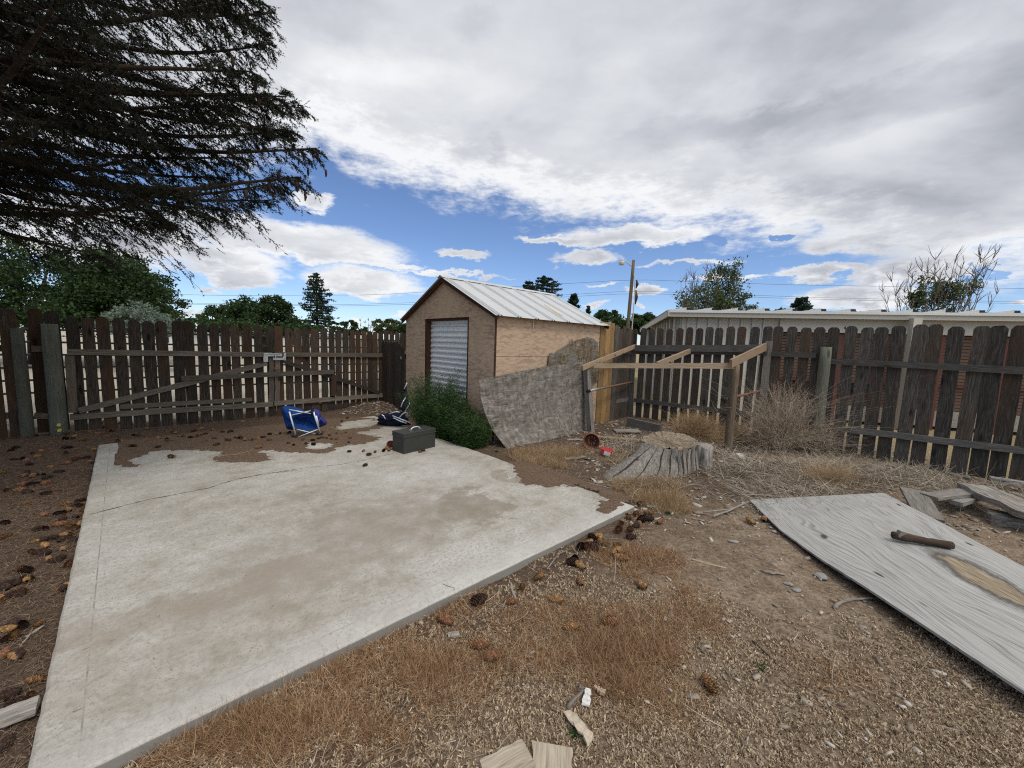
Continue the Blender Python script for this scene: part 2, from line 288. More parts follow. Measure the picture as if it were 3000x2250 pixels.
M['leafdark'] = bits('dark_green_leaves', [(.010, .023, .005), (.023, .047, .010), (.048, .082, .018)], .6, .3, .3)
M['leafmid'] = bits('mid_green_leaves', [(.016, .036, .010), (.036, .072, .018), (.065, .115, .032)], .6, .3, .3)
M['leafsilver'] = bits('silver_green_leaves', [(.09, .12, .085), (.16, .20, .15), (.24, .28, .22)], .7, .2, .3)
M['leafolive'] = bits('olive_leaves', [(.03, .046, .014), (.075, .10, .034), (.13, .16, .07)], .6, .3, .3)
M['pine'] = bits('pine_needles', [(.010, .024, .014), (.022, .044, .026), (.040, .066, .040)], .7, .2, .1)
M['twig'] = bits('bare_twigs', [(.08, .06, .05), (.16, .125, .105), (.24, .20, .17)])
def conemat(name, a, b): return bits(name, [tuple(q*.45 for q in a), a, b], .75, .25)
M['cone_tan'] = conemat('tan_cone', (.22, .115, .045), (.44, .26, .11)); M['cone_dark'] = conemat('dark_cone', (.035, .018, .012), (.085, .045, .028)); M['cone_orange'] = conemat('orange_cone', (.17, .078, .036), (.30, .155, .078))
def f_ply(g):
    v = g.n('TexCoord').outputs['UV']
    d = g.n('TexNoise', Vector=g.map(v, (1.1, 3.2, 1)), Scale=1.0, Detail=2.0).outputs[1]
    wv = g.vm('ADD', v, g.vm('MULTIPLY', g.vm('SUBTRACT', d, (.5, .5, .5)), (.5, .34, 0)))
    wx, wy, _ = g.xyz(wv); band = g.noise(g.cxyz(g.m('MULTIPLY', wx, .35), g.m('MULTIPLY', wy, 17.0), 0), 1.0, 2, .45)
    rings = g.m('FRACT', g.m('MULTIPLY', band, 11.0)); ln = g.m('MULTIPLY', g.ss(rings, .0, .42), g.ss(rings, 1.0, .8)); ln = g.m('ADD', g.m('MULTIPLY', ln, g.m('ADD', .35, g.m('MULTIPLY', g.noise(g.map(v, (1, 5, 1)), 1.5, 3), .75))), .25)
    fine = g.noise(g.map(v, (5, 170, 1)), 1, 4, .65); n = g.noise(v, 2.2, 5, .6)
    x = g.m('ADD', g.m('MULTIPLY', ln, .55), g.m('MULTIPLY', g.ss(fine, .25, .75), .45))
    c = g.ramp(x, [(.10, (.135, .125, .108)), (.40, (.25, .24, .215)), (.85, (.385, .375, .345))])
    c = g.mix(g.m('MULTIPLY', g.ss(n, .5, .75), .35), c, (.28, .255, .22))
    vo = g.n('TexVoronoi', Vector=g.map(wv, (2.0, 5, 1)), Scale=1.0); c = g.mix(g.ss(vo.outputs['Distance'], .12, .05), c, (.07, .065, .06))
    # the worn patch where the face veneer has gone
    u, q, _ = g.xyz(g.vm('ADD', v, g.vm('MULTIPLY', g.vm('SUBTRACT', g.n('TexNoise', Vector=v, Scale=9.0, Detail=6.0, Roughness=.7).outputs[1], (.5, .5, .5)), (.26, .15, 0))))
    r = g.m('SQRT', g.m('ADD', g.m('POWER', g.m('DIVIDE', g.m('SUBTRACT', u, PATCH[0]), .34), 2.0), g.m('POWER', g.m('DIVIDE', g.m('SUBTRACT', q, PATCH[1]), .125), 2.0)))
    c = g.mix(g.m('MULTIPLY', g.ss(r, 1.5, .95), .9), c, (.075, .066, .057)); c = g.mix(g.m('MULTIPLY', g.ss(r, 1.0, .80), g.ss(g.m('ADD', fine, g.m('MULTIPLY', n, .5)), .45, .62)), c, g.ramp(fine, [(.36, (.085, .06, .04)), (.47, (.21, .155, .095)), (.56, (.31, .26, .18)), (.68, (.43, .39, .31))]))
    return (c, g.bump(x, .5, .004))
def f_top(g):
    v = g.n('TexCoord').outputs['Object']; n = g.noise(v, 30, 5, .7); return (g.ramp(n, [(.3, (.10, .075, .05)), (.55, (.26, .205, .145)), (.8, (.42, .36, .28))]), g.bump(n, .8, .02))
M['rot'] = mat('rotten_wood', f_top, .95, .1)
M['crack'] = plain('crack_dirt', (.045, .038, .03), .95, .05)
# ---------------------------------------------------------------- geometry helpers
WM = {}
def tag(o, label=None, cat=None, group=None, kind=None):
    if label: o['label'] = label
    if cat: o['category'] = cat
    if group: o['group'] = group
    if kind: o['kind'] = kind
    return o
def thing(name, label, cat, loc, group=None):
    o = bpy.data.objects.new(name, None); scene.collection.objects.link(o); o.empty_display_size = .1
    o.location = [float(q) for q in loc]; WM[o] = Matrix.Translation(Vector([float(q) for q in loc])); return tag(o, label, cat, group)
def link(name, me, m, parent=None, mw=None):
    mw = mw or Matrix.Identity(4); o = bpy.data.objects.new(name, me); scene.collection.objects.link(o)
    if m is not None and not me.materials: me.materials.append(M[m] if isinstance(m, str) else m)
    if parent is not None: o.parent = parent; o.matrix_basis = WM[parent].inverted() @ mw
    else: o.matrix_basis = mw
    WM[o] = mw; return o
class MB:
    def __init__(s): s.v = []; s.f = []; s.uv = None
    def quad(s, *p): b = len(s.v); s.v += [tuple(map(float, q)) for q in p]; s.f.append(tuple(range(b, b+len(p))))
    def box(s, c, size, rot=None, tp=1.0):
        b = len(s.v); hx, hy, hz = [q/2 for q in size]
        for dz, k in ((-hz, 1), (hz, tp)):
            for dx, dy in ((-hx, -hy), (hx, -hy), (hx, hy), (-hx, hy)):
                p = Vector((dx*k, dy*k, dz)); p = rot @ p if rot else p; s.v.append(tuple(p+Vector(c)))
        for f in ((0, 3, 2, 1), (4, 5, 6, 7), (0, 1, 5, 4), (1, 2, 6, 5), (2, 3, 7, 6), (3, 0, 4, 7)): s.f.append(tuple(b+i for i in f))
    def tube(s, pts, r, n=8, cap=True, seed=0):
        pts = [Vector([float(q) for q in p]) for p in pts]; rr = r if hasattr(r, '__len__') else [r]*len(pts); b = len(s.v); up = None
        for i, p in enumerate(pts):
            t = (pts[min(i+1, len(pts)-1)]-pts[max(i-1, 0)]); t = t.normalized() if t.length > 1e-9 else Vector((0, 0, 1))
            if up is None: up = Vector((0, 0, 1)) if abs(t.z) < .9 else Vector((1, 0, 0))
            a = t.cross(up).normalized(); up = a.cross(t).normalized()
            for k in range(n):
                th = 2*math.pi*k/n; s.v.append(tuple(p+(a*math.cos(th)+up*math.sin(th))*rr[i]))
        for i in range(len(pts)-1):
            for k in range(n): k2 = (k+1) % n; s.f.append((b+i*n+k, b+(i+1)*n+k, b+(i+1)*n+k2, b+i*n+k2))
        if cap: s.f.append(tuple(b+k for k in range(n))); s.f.append(tuple(b+(len(pts)-1)*n+k for k in reversed(range(n))))
    def mesh(s, name, smooth=False):
        me = bpy.data.meshes.new(name); me.from_pydata(s.v, [], s.f)
        if smooth: me.polygons.foreach_set('use_smooth', [True]*len(me.polygons))
        me.update(); return me
    def build(s, name, m, parent=None, smooth=False, mw=None):
        if mw is not None: inv = mw.inverted(); s.v = [tuple(inv @ Vector(p)) for p in s.v]
        elif parent is not None:
            mw = Matrix.Translation(WM[parent].translation); t = WM[parent].translation; s.v = [(p[0]-t.x, p[1]-t.y, p[2]-t.z) for p in s.v]
        return link(name, s.mesh(name, smooth), m, parent, mw)
def frame(P0, X, Yish):
    X = Vector([float(q) for q in X]).normalized(); Z = X.cross(Vector([float(q) for q in Yish])).normalized(); Y = Z.cross(X)
    m_ = Matrix.Identity(4)
    for i in range(3): m_[i][0] = X[i]; m_[i][1] = Y[i]; m_[i][2] = Z[i]; m_[i][3] = float(P0[i])
    return m_
ENDS = {'dog': [(-.045, 1), (-.012, .72), (0, .5)], 'round': [(-.06, 1), (-.03, .86), (-.01, .62), (0, .35)], 'cut': [(0, 1)]}
def board(name, parent, P0, P1, w, t, side, m, end='cut', jit=.002, n=8, nick=0.0):
    P0 = np.array(P0, float); P1 = np.array(P1, float); L = float(np.linalg.norm(P1-P0)); mw = frame(P0, P1-P0, side); b = MB()
    e = ENDS[end]; xs = [(L*i/n, 1.0) for i in range(n)]; xs = [q for q in xs if q[0] < L+e[0][0]-.01]+[(L+a, k) for a, k in e]
    bow = random.uniform(-1, 1)*jit*2
    for i, (x, k) in enumerate(xs):
        j = lambda: random.uniform(-jit, jit); o = bow*math.sin(math.pi*x/L); hw = w/2*k - (abs(j())*nick); c = .12*t
        for y, z in ((-hw, -t/2), (hw, -t/2), (hw, t/2), (-hw, t/2)): b.v.append((x+(j()*2 if i in(0, len(xs)-1) else 0), y+j(), z+o+j()*.5))
    for i in range(len(xs)-1):
        for k in range(4): k2 = (k+1) % 4; b.f.append((i*4+k, i*4+k2, (i+1)*4+k2, (i+1)*4+k))
    b.f.append((3, 2, 1, 0)); q = (len(xs)-1)*4; b.f.append((q, q+1, q+2, q+3))
    return link(name, b.mesh(name), m, parent, mw)
def pole(name, parent, P0, P1, r, m, n=14, taper=.94, lump=.03, smooth=True):
    P0 = np.array(P0, float); P1 = np.array(P1, float); L = float(np.linalg.norm(P1-P0)); mw = frame(P0, P1-P0, (.3, 1, .1)); b = MB(); K = 9
    for i in range(K):
        for k in range(n):
            th = 2*math.pi*k/n; rr = r*(1+(taper-1)*i/(K-1))*(1+lump*math.sin(3*th+i*.9)+random.uniform(-lump, lump)*.5)*(.93 if i == K-1 else 1)
            b.v.append((L*i/(K-1)-(.012 if i == K-2 else 0), rr*math.cos(th), rr*math.sin(th)))
    for i in range(K-1):
        for k in range(n): k2 = (k+1) % n; b.f.append((i*n+k, i*n+k2, (i+1)*n+k2, (i+1)*n+k))
    b.f.append(tuple(reversed(range(n)))); b.f.append(tuple((K-1)*n+k for k in range(n)))
    return link(name, b.mesh(name, smooth), m, parent, mw)
def panel(name, parent, poly, mw, t, m):
    "flat sheet: outline in its own plane (metres), thickness t, texture laid out in metres"
    n = len(poly); me = bpy.data.meshes.new(name); v = [(x, y, 0) for x, y in poly]+[(x, y, -t) for x, y in poly]
    f = [tuple(range(n)), tuple(reversed(range(n, 2*n)))]+[(i, n+i, n+(i+1) % n, (i+1) % n) for i in range(n)]
    me.from_pydata(v, [], f); uv = me.uv_layers.new(name='UVMap')
    for l in me.loops: q = v[l.vertex_index]; uv.data[l.index].uv = (q[0]+q[2], q[1])
    me.update(); return link(name, me, m, parent, mw)
def rawmesh(name, V, F, m, parent=None, smooth=False):
    V = np.asarray(V, np.float32).reshape(-1, 3); F = np.asarray(F, np.int32); k = F.shape[1]; me = bpy.data.meshes.new(name)
    mw = None
    if parent is not None: mw = Matrix.Translation(WM[parent].translation); V = V-np.array(mw.translation, np.float32)
    me.vertices.add(len(V)); me.vertices.foreach_set('co', V.ravel()); me.loops.add(F.size); me.loops.foreach_set('vertex_index', F.ravel())
    me.polygons.add(len(F)); me.polygons.foreach_set('loop_start', np.arange(0, F.size, k, dtype=np.int32)); me.polygons.foreach_set('loop_total', np.full(len(F), k, np.int32))
    if smooth: me.polygons.foreach_set('use_smooth', np.ones(len(F), bool))
    me.update(calc_edges=True); return link(name, me, m, parent, mw)
def strandgeo(P, wid, prof=None, wdir=None):
    "ribbons along polylines P (N,K,3)"
    N, K, _ = P.shape
    T = P[:, -1]-P[:, 0]
    if wdir is None: wdir = rng.normal(size=(N, 3)); 
    W = np.cross(T, wdir); W /= np.linalg.norm(W, axis=1)[:, None]+1e-9
    prof = np.linspace(1, .25, K) if prof is None else np.asarray(prof)
    h = W[:, None, :]*(np.asarray(wid).reshape(-1, 1, 1)*prof[None, :, None])/2
    V = np.stack([P-h, P+h], 2).reshape(-1, 3); b = (np.arange(N)*2*K)[:, None]+np.arange(K-1)[None, :]*2
    F = np.stack([b, b+1, b+3, b+2], 2).reshape(-1, 4); return V, F
def join(gs):
    V = []; F = []; n = 0
    for v, f in gs: V.append(v); F.append(f+n); n += len(v)
    return np.concatenate(V), np.concatenate(F)
def curl(base, d, L, bend, K=4, up=None):
    "polylines that start at base, head along d and bend sideways"
    N = len(base); d = d/np.linalg.norm(d, axis=1)[:, None]; b = rng.normal(size=(N, 3)); b -= (b*d).sum(1)[:, None]*d; b /= np.linalg.norm(b, axis=1)[:, None]
    if up is not None: b = b*(1-abs(up))+np.array([0, 0, up]); 
    t = np.linspace(0, 1, K)[None, :, None]; L = np.asarray(L).reshape(-1, 1, 1); bend = np.asarray(bend).reshape(-1, 1, 1)
    return base[:, None, :]+d[:, None, :]*t*L+b[:, None, :]*(t**2)*L*bend
def quadleaves(C, size, flat=0.0, asp=.6, nrm=None):
    N = len(C); a = rng.normal(size=(N, 3)); a /= np.linalg.norm(a, axis=1)[:, None]; b = np.cross(a, rng.normal(size=(N, 3))); b /= np.linalg.norm(b, axis=1)[:, None]
    s = (np.asarray(size)*np.ones(N)*rng.uniform(.6, 1.3, N))[:, None]; a = a*s; b = b*s*asp
    V = np.stack([C-a, C-b*.9+a*.1, C+a, C+b*.9+a*.1], 1).reshape(-1, 3); F = (np.arange(N)*4)[:, None]+np.arange(4)[None, :]; return V, F
def vnoise(x, y, seed=0, sc=1.0):
    r = np.random.default_rng(seed); o = 0
    for k in range(5):
        a = r.uniform(0, 2*math.pi); f = sc*1.9**k; o = o+np.sin((x*math.cos(a)+y*math.sin(a))*f+r.uniform(0, 9)+1.3*np.sin((x*math.sin(a)-y*math.cos(a))*f*.8+k))/1.6**k
    return o/2.2

# ---------------------------------------------------------------- slab frame and ground
SZ = .065
SA = np.array([-1.561, 1.102]); sa = R(43.1); SX = np.array([math.cos(sa), math.sin(sa)]); SY = np.array([-math.sin(sa), math.cos(sa)])
def slab_local(p): q = np.array(p)[:2]-SA; return (float(q @ SX), float(q @ SY))
M['concrete'] = mat('old_concrete', f_conc, .9, .15)
def smooth01(t): t = np.clip(t, 0, 1); return t*t*(3-2*t)
def gh(x, y):
    x = np.asarray(x, float); y = np.asarray(y, float)
    u = (x-SA[0])*SX[0]+(y-SA[1])*SX[1]; v = (x-SA[0])*SY[0]+(y-SA[1])*SY[1]
    z = .012*vnoise(x, y, 3, 2.2)+.006*vnoise(x, y, 5, 9)
    left = smooth01((-u+.0)/.35)*smooth01((v+1)/1.5); z = z+left*.042
    z = z+.16*np.exp(-(((x+2.9)/1.0)**2+((y-8.75)/.6)**2))+.10*np.exp(-(((x-4.2)/1.4)**2+((y-4.9)/.7)**2))+.05*np.exp(-(((x-2.9)/.9)**2+((y-4.7)/.6)**2))+.05*np.exp(-(((x-5.2)/1.2)**2+((y-4.3)/.8)**2))
    inside = ((u > -.05) & (v > -.05) & (u < 4.3) & (v < 5.7)); z = np.where(inside, np.minimum(z, .02), z)
    far = smooth01((np.hypot(x, y)-14)/10); return z*(1-far)
def gz(x, y): return float(gh(x, y))
def gridmesh(xs, ys):
    Xg, Yg = np.meshgrid(xs, ys, indexing='ij'); V = np.stack([Xg, Yg, gh(Xg, Yg)], 2).reshape(-1, 3); ny = len(ys)
    i, j = np.meshgrid(np.arange(len(xs)-1), np.arange(ny-1), indexing='ij'); a = i*ny+j; return V, np.stack([a, a+ny, a+ny+1, a+1], 2).reshape(-1, 4)
near = np.arange(-12, 12.01, .05); xs = np.concatenate([-np.geomspace(700, 12.6, 26), near, np.geomspace(12.6, 700, 26)])
ys = np.concatenate([[-60, -20, -8, -4], np.arange(-2, 14.01, .05), np.geomspace(14.6, 900, 28)])
V, F = gridmesh(xs, ys); g = rawmesh('ground', V, F, 'ground', smooth=True); tag(g, kind='structure')
# slab
A = SA; B = at(1860, 1481, SZ)[:2]; D = at(288, 1303, SZ)[:2]; C_ = D+(B-A)*1.0+np.array([-.02, .05])
def slabmesh():
    nu, nv = 60, 80; P = []
    for i in range(nu+1):
        for j in range(nv+1):
            s, t = i/nu, j/nv; p = A*(1-s)*(1-t)+B*s*(1-t)+D*(1-s)*t+C_*s*t
            if i in (0, nu): p = p+SX*random.uniform(-.0025, .0025)
            if j in (0, nv): p = p+SY*random.uniform(-.002, .002)
            P.append((p @ SX-A @ SX, p @ SY-A @ SY, random.uniform(-.0012, .0012)))
    f = [(i*(nv+1)+j, (i+1)*(nv+1)+j, (i+1)*(nv+1)+j+1, i*(nv+1)+j+1) for i in range(nu) for j in range(nv)]
    rim = [i*(nv+1) for i in range(nu+1)]+[nu*(nv+1)+j for j in range(1, nv+1)]+[i*(nv+1)+nv for i in range(nu-1, -1, -1)]+[j for j in range(nv-1, 0, -1)]
    b1 = len(P); P += [(P[r][0]*1.0+(0), P[r][1], -.012) for r in rim]
    for r in rim: x, y, z = P[r]; P[r] = (x+(.012 if x < .05 else -.012 if x > 3.7 else 0), y+(.012 if y < .05 else 0), z-.003)
    b2 = len(P); P += [(P[b1+k][0], P[b1+k][1], -.14) for k in range(len(rim))]; n = len(rim)
    for k in range(n): k2 = (k+1) % n; f.append((rim[k2], rim[k], b1+k, b1+k2)); f.append((b1+k2, b1+k, b2+k, b2+k2))
    me = bpy.data.meshes.new('concrete_slab'); me.from_pydata(P, [], f); me.update(); return me
slab_mw = Matrix.Translation((A[0], A[1], SZ)) @ Matrix.Rotation(sa, 4, 'Z')
slab = link('concrete_slab', slabmesh(), 'concrete', None, slab_mw); tag(slab, kind='structure')
def crackline(pts, wd, parent):
    P = []
    for (x0, y0), (x1, y1) in zip(pts[:-1], pts[1:]):
        a = at(x0, y0, SZ); b = at(x1, y1, SZ); n = max(2, int(np.linalg.norm(b-a)/.03))
        for k in range(n): q = a+(b-a)*k/n; q[2] = SZ+.0032; q[:2] += rng.normal(0, .004, 2); P.append(q)
    P = np.array(P)[None]; K = P.shape[1]; v, f = strandgeo(P, [wd], 0.35+rng.random(K)*.9, np.array([[0, 0, 1.]])); return rawmesh('crack', v, f, 'crack', parent)
crackline([(262, 1508), (330, 1490), (430, 1465), (510, 1450), (610, 1430), (690, 1405), (770, 1390), (850, 1378)], .010, slab)
crackline([(850, 1378), (900, 1370), (990, 1362), (1060, 1350), (1110, 1338), (1160, 1328)], .005, slab)
crackline([(1296, 1712), (1330, 1722), (1338, 1742)], .004, slab)
# ---------------------------------------------------------------- litter drifts lying on the slab (outline from the photograph, a few mm to 2 cm deep)
def pip(px, py, poly):
    c = np.zeros(len(px), bool); n = len(poly)
    for i in range(n):
        x0, y0 = poly[i]; x1, y1 = poly[(i+1) % n]; cond = ((y0 > py) != (y1 > py)) & (px < (x1-x0)*(py-y0)/((y1-y0)+1e-12)+x0); c ^= cond
    return c
drifts = [[(270, 1318), (300, 1345), (335, 1368), (375, 1376), (425, 1358), (390, 1350), (440, 1325), (560, 1322), (650, 1325), (610, 1345), (640, 1357), (740, 1358), (815, 1348), (770, 1322), (850, 1330), (960, 1330), (1000, 1312), (1080, 1300), (1130, 1284), (1050, 1268), (1120, 1255), (1160, 1240), (1090, 1225), (960, 1215), (850, 1235), (700, 1255), (560, 1265), (430, 1270), (300, 1285)],
          [(1490, 1352), (1540, 1345), (1620, 1362), (1700, 1390), (1790, 1420), (1870, 1462), (1830, 1490), (1790, 1512), (1745, 1508), (1735, 1480), (1760, 1450), (1690, 1428), (1600, 1430), (1540, 1425), (1500, 1400)]]
holes = [[(1005, 1240), (1080, 1228), (1120, 1236), (1060, 1252), (1000, 1258)], [(905, 1300), (960, 1298), (962, 1312), (915, 1318)]]
DW = [[tuple(at(x, y, SZ)[:2]) for x, y in p] for p in drifts]; HW = [[tuple(at(x, y, SZ)[:2]) for x, y in p] for p in holes]
def indrift(x, y, grow=0.0):
    wx = x+vnoise(x, y, 21, 14)*.035; wy = y+vnoise(x, y, 22, 14)*.035; c = np.zeros(len(x), bool)
    for p in DW: c |= pip(wx, wy, p)
    for p in HW: c &= ~pip(wx, wy, p)
    return c
def strew(n, box, test, L, wd, dz=0.0, tilt=.12, bend=.15, K=3, z0=None):
    x = rng.uniform(box[0], box[1], n); y = rng.uniform(box[2], box[3], n); k = test(x, y); x = x[k]; y = y[k]; n = len(x)
    z = (gh(x, y) if z0 is None else np.full(n, z0))+dz+rng.uniform(0, .012, n); a = rng.uniform(0, 2*math.pi, n)
    d = np.stack([np.cos(a), np.sin(a), rng.uniform(-tilt*.4, tilt, n)], 1); base = np.stack([x, y, z], 1)
    return strandgeo(curl(base, d, rng.uniform(*L, n), rng.uniform(0, bend, n), K), rng.uniform(*wd, n), wdir=np.tile([0, 0, 1.], (n, 1))+rng.normal(0, .3, (n, 3)))
def uvloc(x, y): return (x-SA[0])*SX[0]+(y-SA[1])*SX[1], (x-SA[0])*SY[0]+(y-SA[1])*SY[1]
def slabin(x, y, m_=0.0): u, v = uvloc(x, y); return (u > m_) & (v > m_) & (u < 3.92-m_) & (v < 5.72)
# the drift itself: a low bumpy sheet with a ragged rim + loose needles
def driftsheet():
    V = []; F = []; s = .03; x = np.arange(-6.2, 1.6, s); y = np.arange(3.2, 9, s); Xg, Yg = np.meshgrid(x, y, indexing='ij')
    c = indrift(Xg.ravel()+rng.normal(0, .035, Xg.size), Yg.ravel()+rng.normal(0, .035, Xg.size)).reshape(Xg.shape) & slabin(Xg, Yg, -.03)
    inner = c.copy(); inner[1:-1, 1:-1] = c[1:-1, 1:-1] & c[2:, 1:-1] & c[:-2, 1:-1] & c[1:-1, 2:] & c[1:-1, :-2]
    Zg = np.where(inner, SZ+.008+.006*vnoise(Xg, Yg, 31, 12), SZ-.004); idx = -np.ones(Xg.shape, int); ii = np.argwhere(c); idx[c] = np.arange(len(ii))
    V = np.stack([Xg[c], Yg[c], Zg[c]], 1); q = c[:-1, :-1] & c[1:, :-1] & c[1:, 1:] & c[:-1, 1:]
    F = np.stack([idx[:-1, :-1][q], idx[1:, :-1][q], idx[1:, 1:][q], idx[:-1, 1:][q]], 1); return V, F
def f_lit(g):
    v = g.n('TexCoord').outputs['Object']; n3 = g.noise(v, 40, 5, .7); n4 = g.noise(v, 130, 3, .6)
    return (g.ramp(g.m('ADD', g.m('MULTIPLY', n4, .5), g.m('MULTIPLY', n3, .5)), [(.32, (.055, .036, .023)), (.5, (.14, .094, .062)), (.7, (.25, .178, .122))]), g.bump(n4, .9, .01))
M['litter'] = mat('needle_litter', f_lit, .95, .1)
V, F = driftsheet(); d = rawmesh('needle_drift', V, F, 'litter', smooth=True); tag(d, 'brown needle litter drifted over the far edges of the slab', 'litter', kind='stuff')
on = lambda x, y: indrift(x, y) & slabin(x, y)
near_ = lambda x, y: slabin(x, y) & indrift(x+rng.normal(0, .07, len(x)), y+rng.normal(0, .07, len(x)))
gs = [strew(110000, (-6.2, 1.6, 3.2, 9), on, (.012, .03), (.0015, .003), z0=SZ+.008), strew(90000, (-6.2, 1.6, 3.2, 9), near_, (.012, .028), (.0018, .0034), z0=SZ+.001, tilt=.03), strew(25000, (-6.2, 1.6, 3.2, 9), lambda x, y: slabin(x, y) & indrift(x+rng.normal(0, .2, len(x)), y+rng.normal(0, .2, len(x))), (.01, .02), (.002, .004), z0=SZ+.001, tilt=.02),
      strew(1500, (-6.2, 1.6, 1.2, 8), lambda x, y: slabin(x, y, .03), (.012, .03), (.0014, .003), z0=SZ+.002, tilt=.02)]
lf = lambda x, y: (uvloc(x, y)[0] < 0.0) & (uvloc(x, y)[1] > -1.5)
gs += [strew(110000, (-5, -1.2, .8, 4.6), lf, (.018, .055), (.0016, .0034), tilt=.5), strew(90000, (-8.5, -3.5, 3.0, 6.8), lf, (.02, .05), (.002, .0035)),
       strew(45000, (-6.5, -1.5, 5.5, 9.2), lambda x, y: ~slabin(x, y), (.02, .05), (.002, .0035))]
V, F = join(gs); tag(rawmesh('fallen_needles', V, F, 'needle'), 'fallen brown spruce needles covering the ground left of the slab', 'litter', kind='stuff')
# ---------------------------------------------------------------- dry grass, bleached ground cover, straw and chips on the right
rightside = lambda x, y: (uvloc(x, y)[1] < -.02) & (y > .9)
def patch(n, ctrs, L, wd, up=(.4, 1.2), bend=.9, K=4, lim=rightside):
    P = []
    for (px, py, rx, ry, k) in ctrs:
        c = at(px, py); m_ = int(n*k); r = np.sqrt(rng.random(m_)); a = rng.uniform(0, 2*math.pi, m_)
        mx = abs(at(px+rx, py)[0]-c[0]); my = abs(at(px, py-ry)[1]-c[1]); P.append(np.stack([c[0]+mx*r*np.cos(a)*(1+.3*np.sin(3*a)), c[1]+my*r*np.sin(a)*(1+.3*np.cos(2*a))], 1))
    P = np.concatenate(P); x, y = P[:, 0], P[:, 1]; x = x+rng.normal(0, .04, len(x)); y = y+rng.normal(0, .04, len(y)); keep = (vnoise(x, y, 77, 9)+.6*vnoise(x, y, 78, 3) > rng.uniform(-1.0, .9, len(x))) & lim(x, y); x = x[keep]; y = y[keep]; n = len(x); a = rng.uniform(0, 2*math.pi, n)
    d = np.stack([np.cos(a), np.sin(a), rng.uniform(*up, n)], 1); return strandgeo(curl(np.stack([x, y, gh(x, y)], 1), d, rng.uniform(*L, n), rng.uniform(-bend, bend, n), K, up=-.45), rng.uniform(*wd, n))
gr = [patch(120000, [(1450, 1860, 360, 120, .16), (1000, 2060, 400, 140, .16), (1830, 1850, 190, 100, .17), (1760, 1960, 160, 90, .12), (1880, 1650, 110, 50, .12), (1200, 1980, 260, 110, .10), (1900, 2050, 150, 80, .05), (2440, 1990, 130, 70, .03), (700, 2160, 350, 100, .12), (1400, 1780, 150, 60, .05), (2050, 1790, 60, 100, .03)], (.025, .075), (.0016, .0034), up=(.0, .6), bend=1.6, K=5)]
V, F = join(gr); tag(rawmesh('dry_brown_grass', V, F, 'drygrass'), 'curly dry brown grass on the dirt right of the slab', 'dry grass', kind='stuff')
V, F = join([patch(26000, [(1900, 1445, 95, 42, .35), (1600, 1350, 95, 28, .2), (1660, 1325, 60, 20, .1), (1800, 1345, 55, 20, .1), (1560, 1340, 60, 22, .15), (1955, 1480, 60, 25, .12)], (.06, .14), (.0018, .0035), up=(.5, 1.4), lim=lambda x, y: y > 3)])
tag(rawmesh('golden_grass_tufts', V, F, 'goldgrass'), 'golden dry grass tufts by the stump foot and grey sheet', 'dry grass', kind='stuff')
def cover(n):
    x = rng.uniform(-1.6, 3.9, n); y = rng.uniform(.9, 3.7, n); bd = at(2220, 1640); bare = np.exp(-(((x-bd[0])/1.0)**2+((y-bd[1])/.75)**2)*1.2); dens = np.clip(.62+vnoise(x, y, 41, 3.2)*.45-bare*1.3+(x-1.2)*.10-(y-2.2)*.30, .0, 1)*rightside(x, y)
    k = rng.random(n) < dens; x = x[k]; y = y[k]; n = len(x); q_ = 9; base = np.repeat(np.stack([x, y, gh(x, y)], 1), q_, 0)+rng.normal(0, .0045, (n*q_, 3))*(1, 1, .2)
    a = rng.uniform(0, 2*math.pi, n*q_); d = np.stack([np.cos(a), np.sin(a), rng.uniform(.4, 2.4, n*q_)], 1)
    return strandgeo(curl(base, d, rng.uniform(.007, .018, n*q_), rng.uniform(0, .8, n*q_), 3), rng.uniform(.003, .0065, n*q_), [1, 1, .6])
V, F = cover(85000); tag(rawmesh('bleached_ground_cover', V, F, 'moss'), 'tiny bleached tufts of dead ground cover in the foreground', 'ground cover', kind='stuff')
offply = lambda x, y: rightside(x, y) | (uvloc(x, y)[0] > 3.95)
gs = [strew(14000, (-1.5, 4.2, .9, 4.6), rightside, (.01, .045), (.001, .0025), tilt=.2, bend=.5),
      strew(30000, (-.4, 7.2, 3.6, 8.6), lambda x, y: ~slabin(x, y, -.05), (.03, .16), (.0015, .0035), tilt=.3, bend=.4),
      strew(24000, (1.4, 6.6, 3.4, 6.4), lambda x, y: vnoise(x, y, 61, 2.5)+.5*vnoise(x, y, 62, 7) > -.1+.9*(y < 4.0)*(x < 2.6), (.08, .42), (.003, .007), dz=.012, tilt=.4, bend=.4, K=5),
      strew(900, (-1.0, 4.2, 1.3, 4.2), rightside, (.06, .22), (.0018, .004), dz=.006, tilt=.12, bend=.4, K=4)]
V, F = join(gs); tag(rawmesh('straw_debris', V, F, 'straw'), 'tangled grey straw and stems strewn over the right side of the yard', 'straw', kind='stuff')
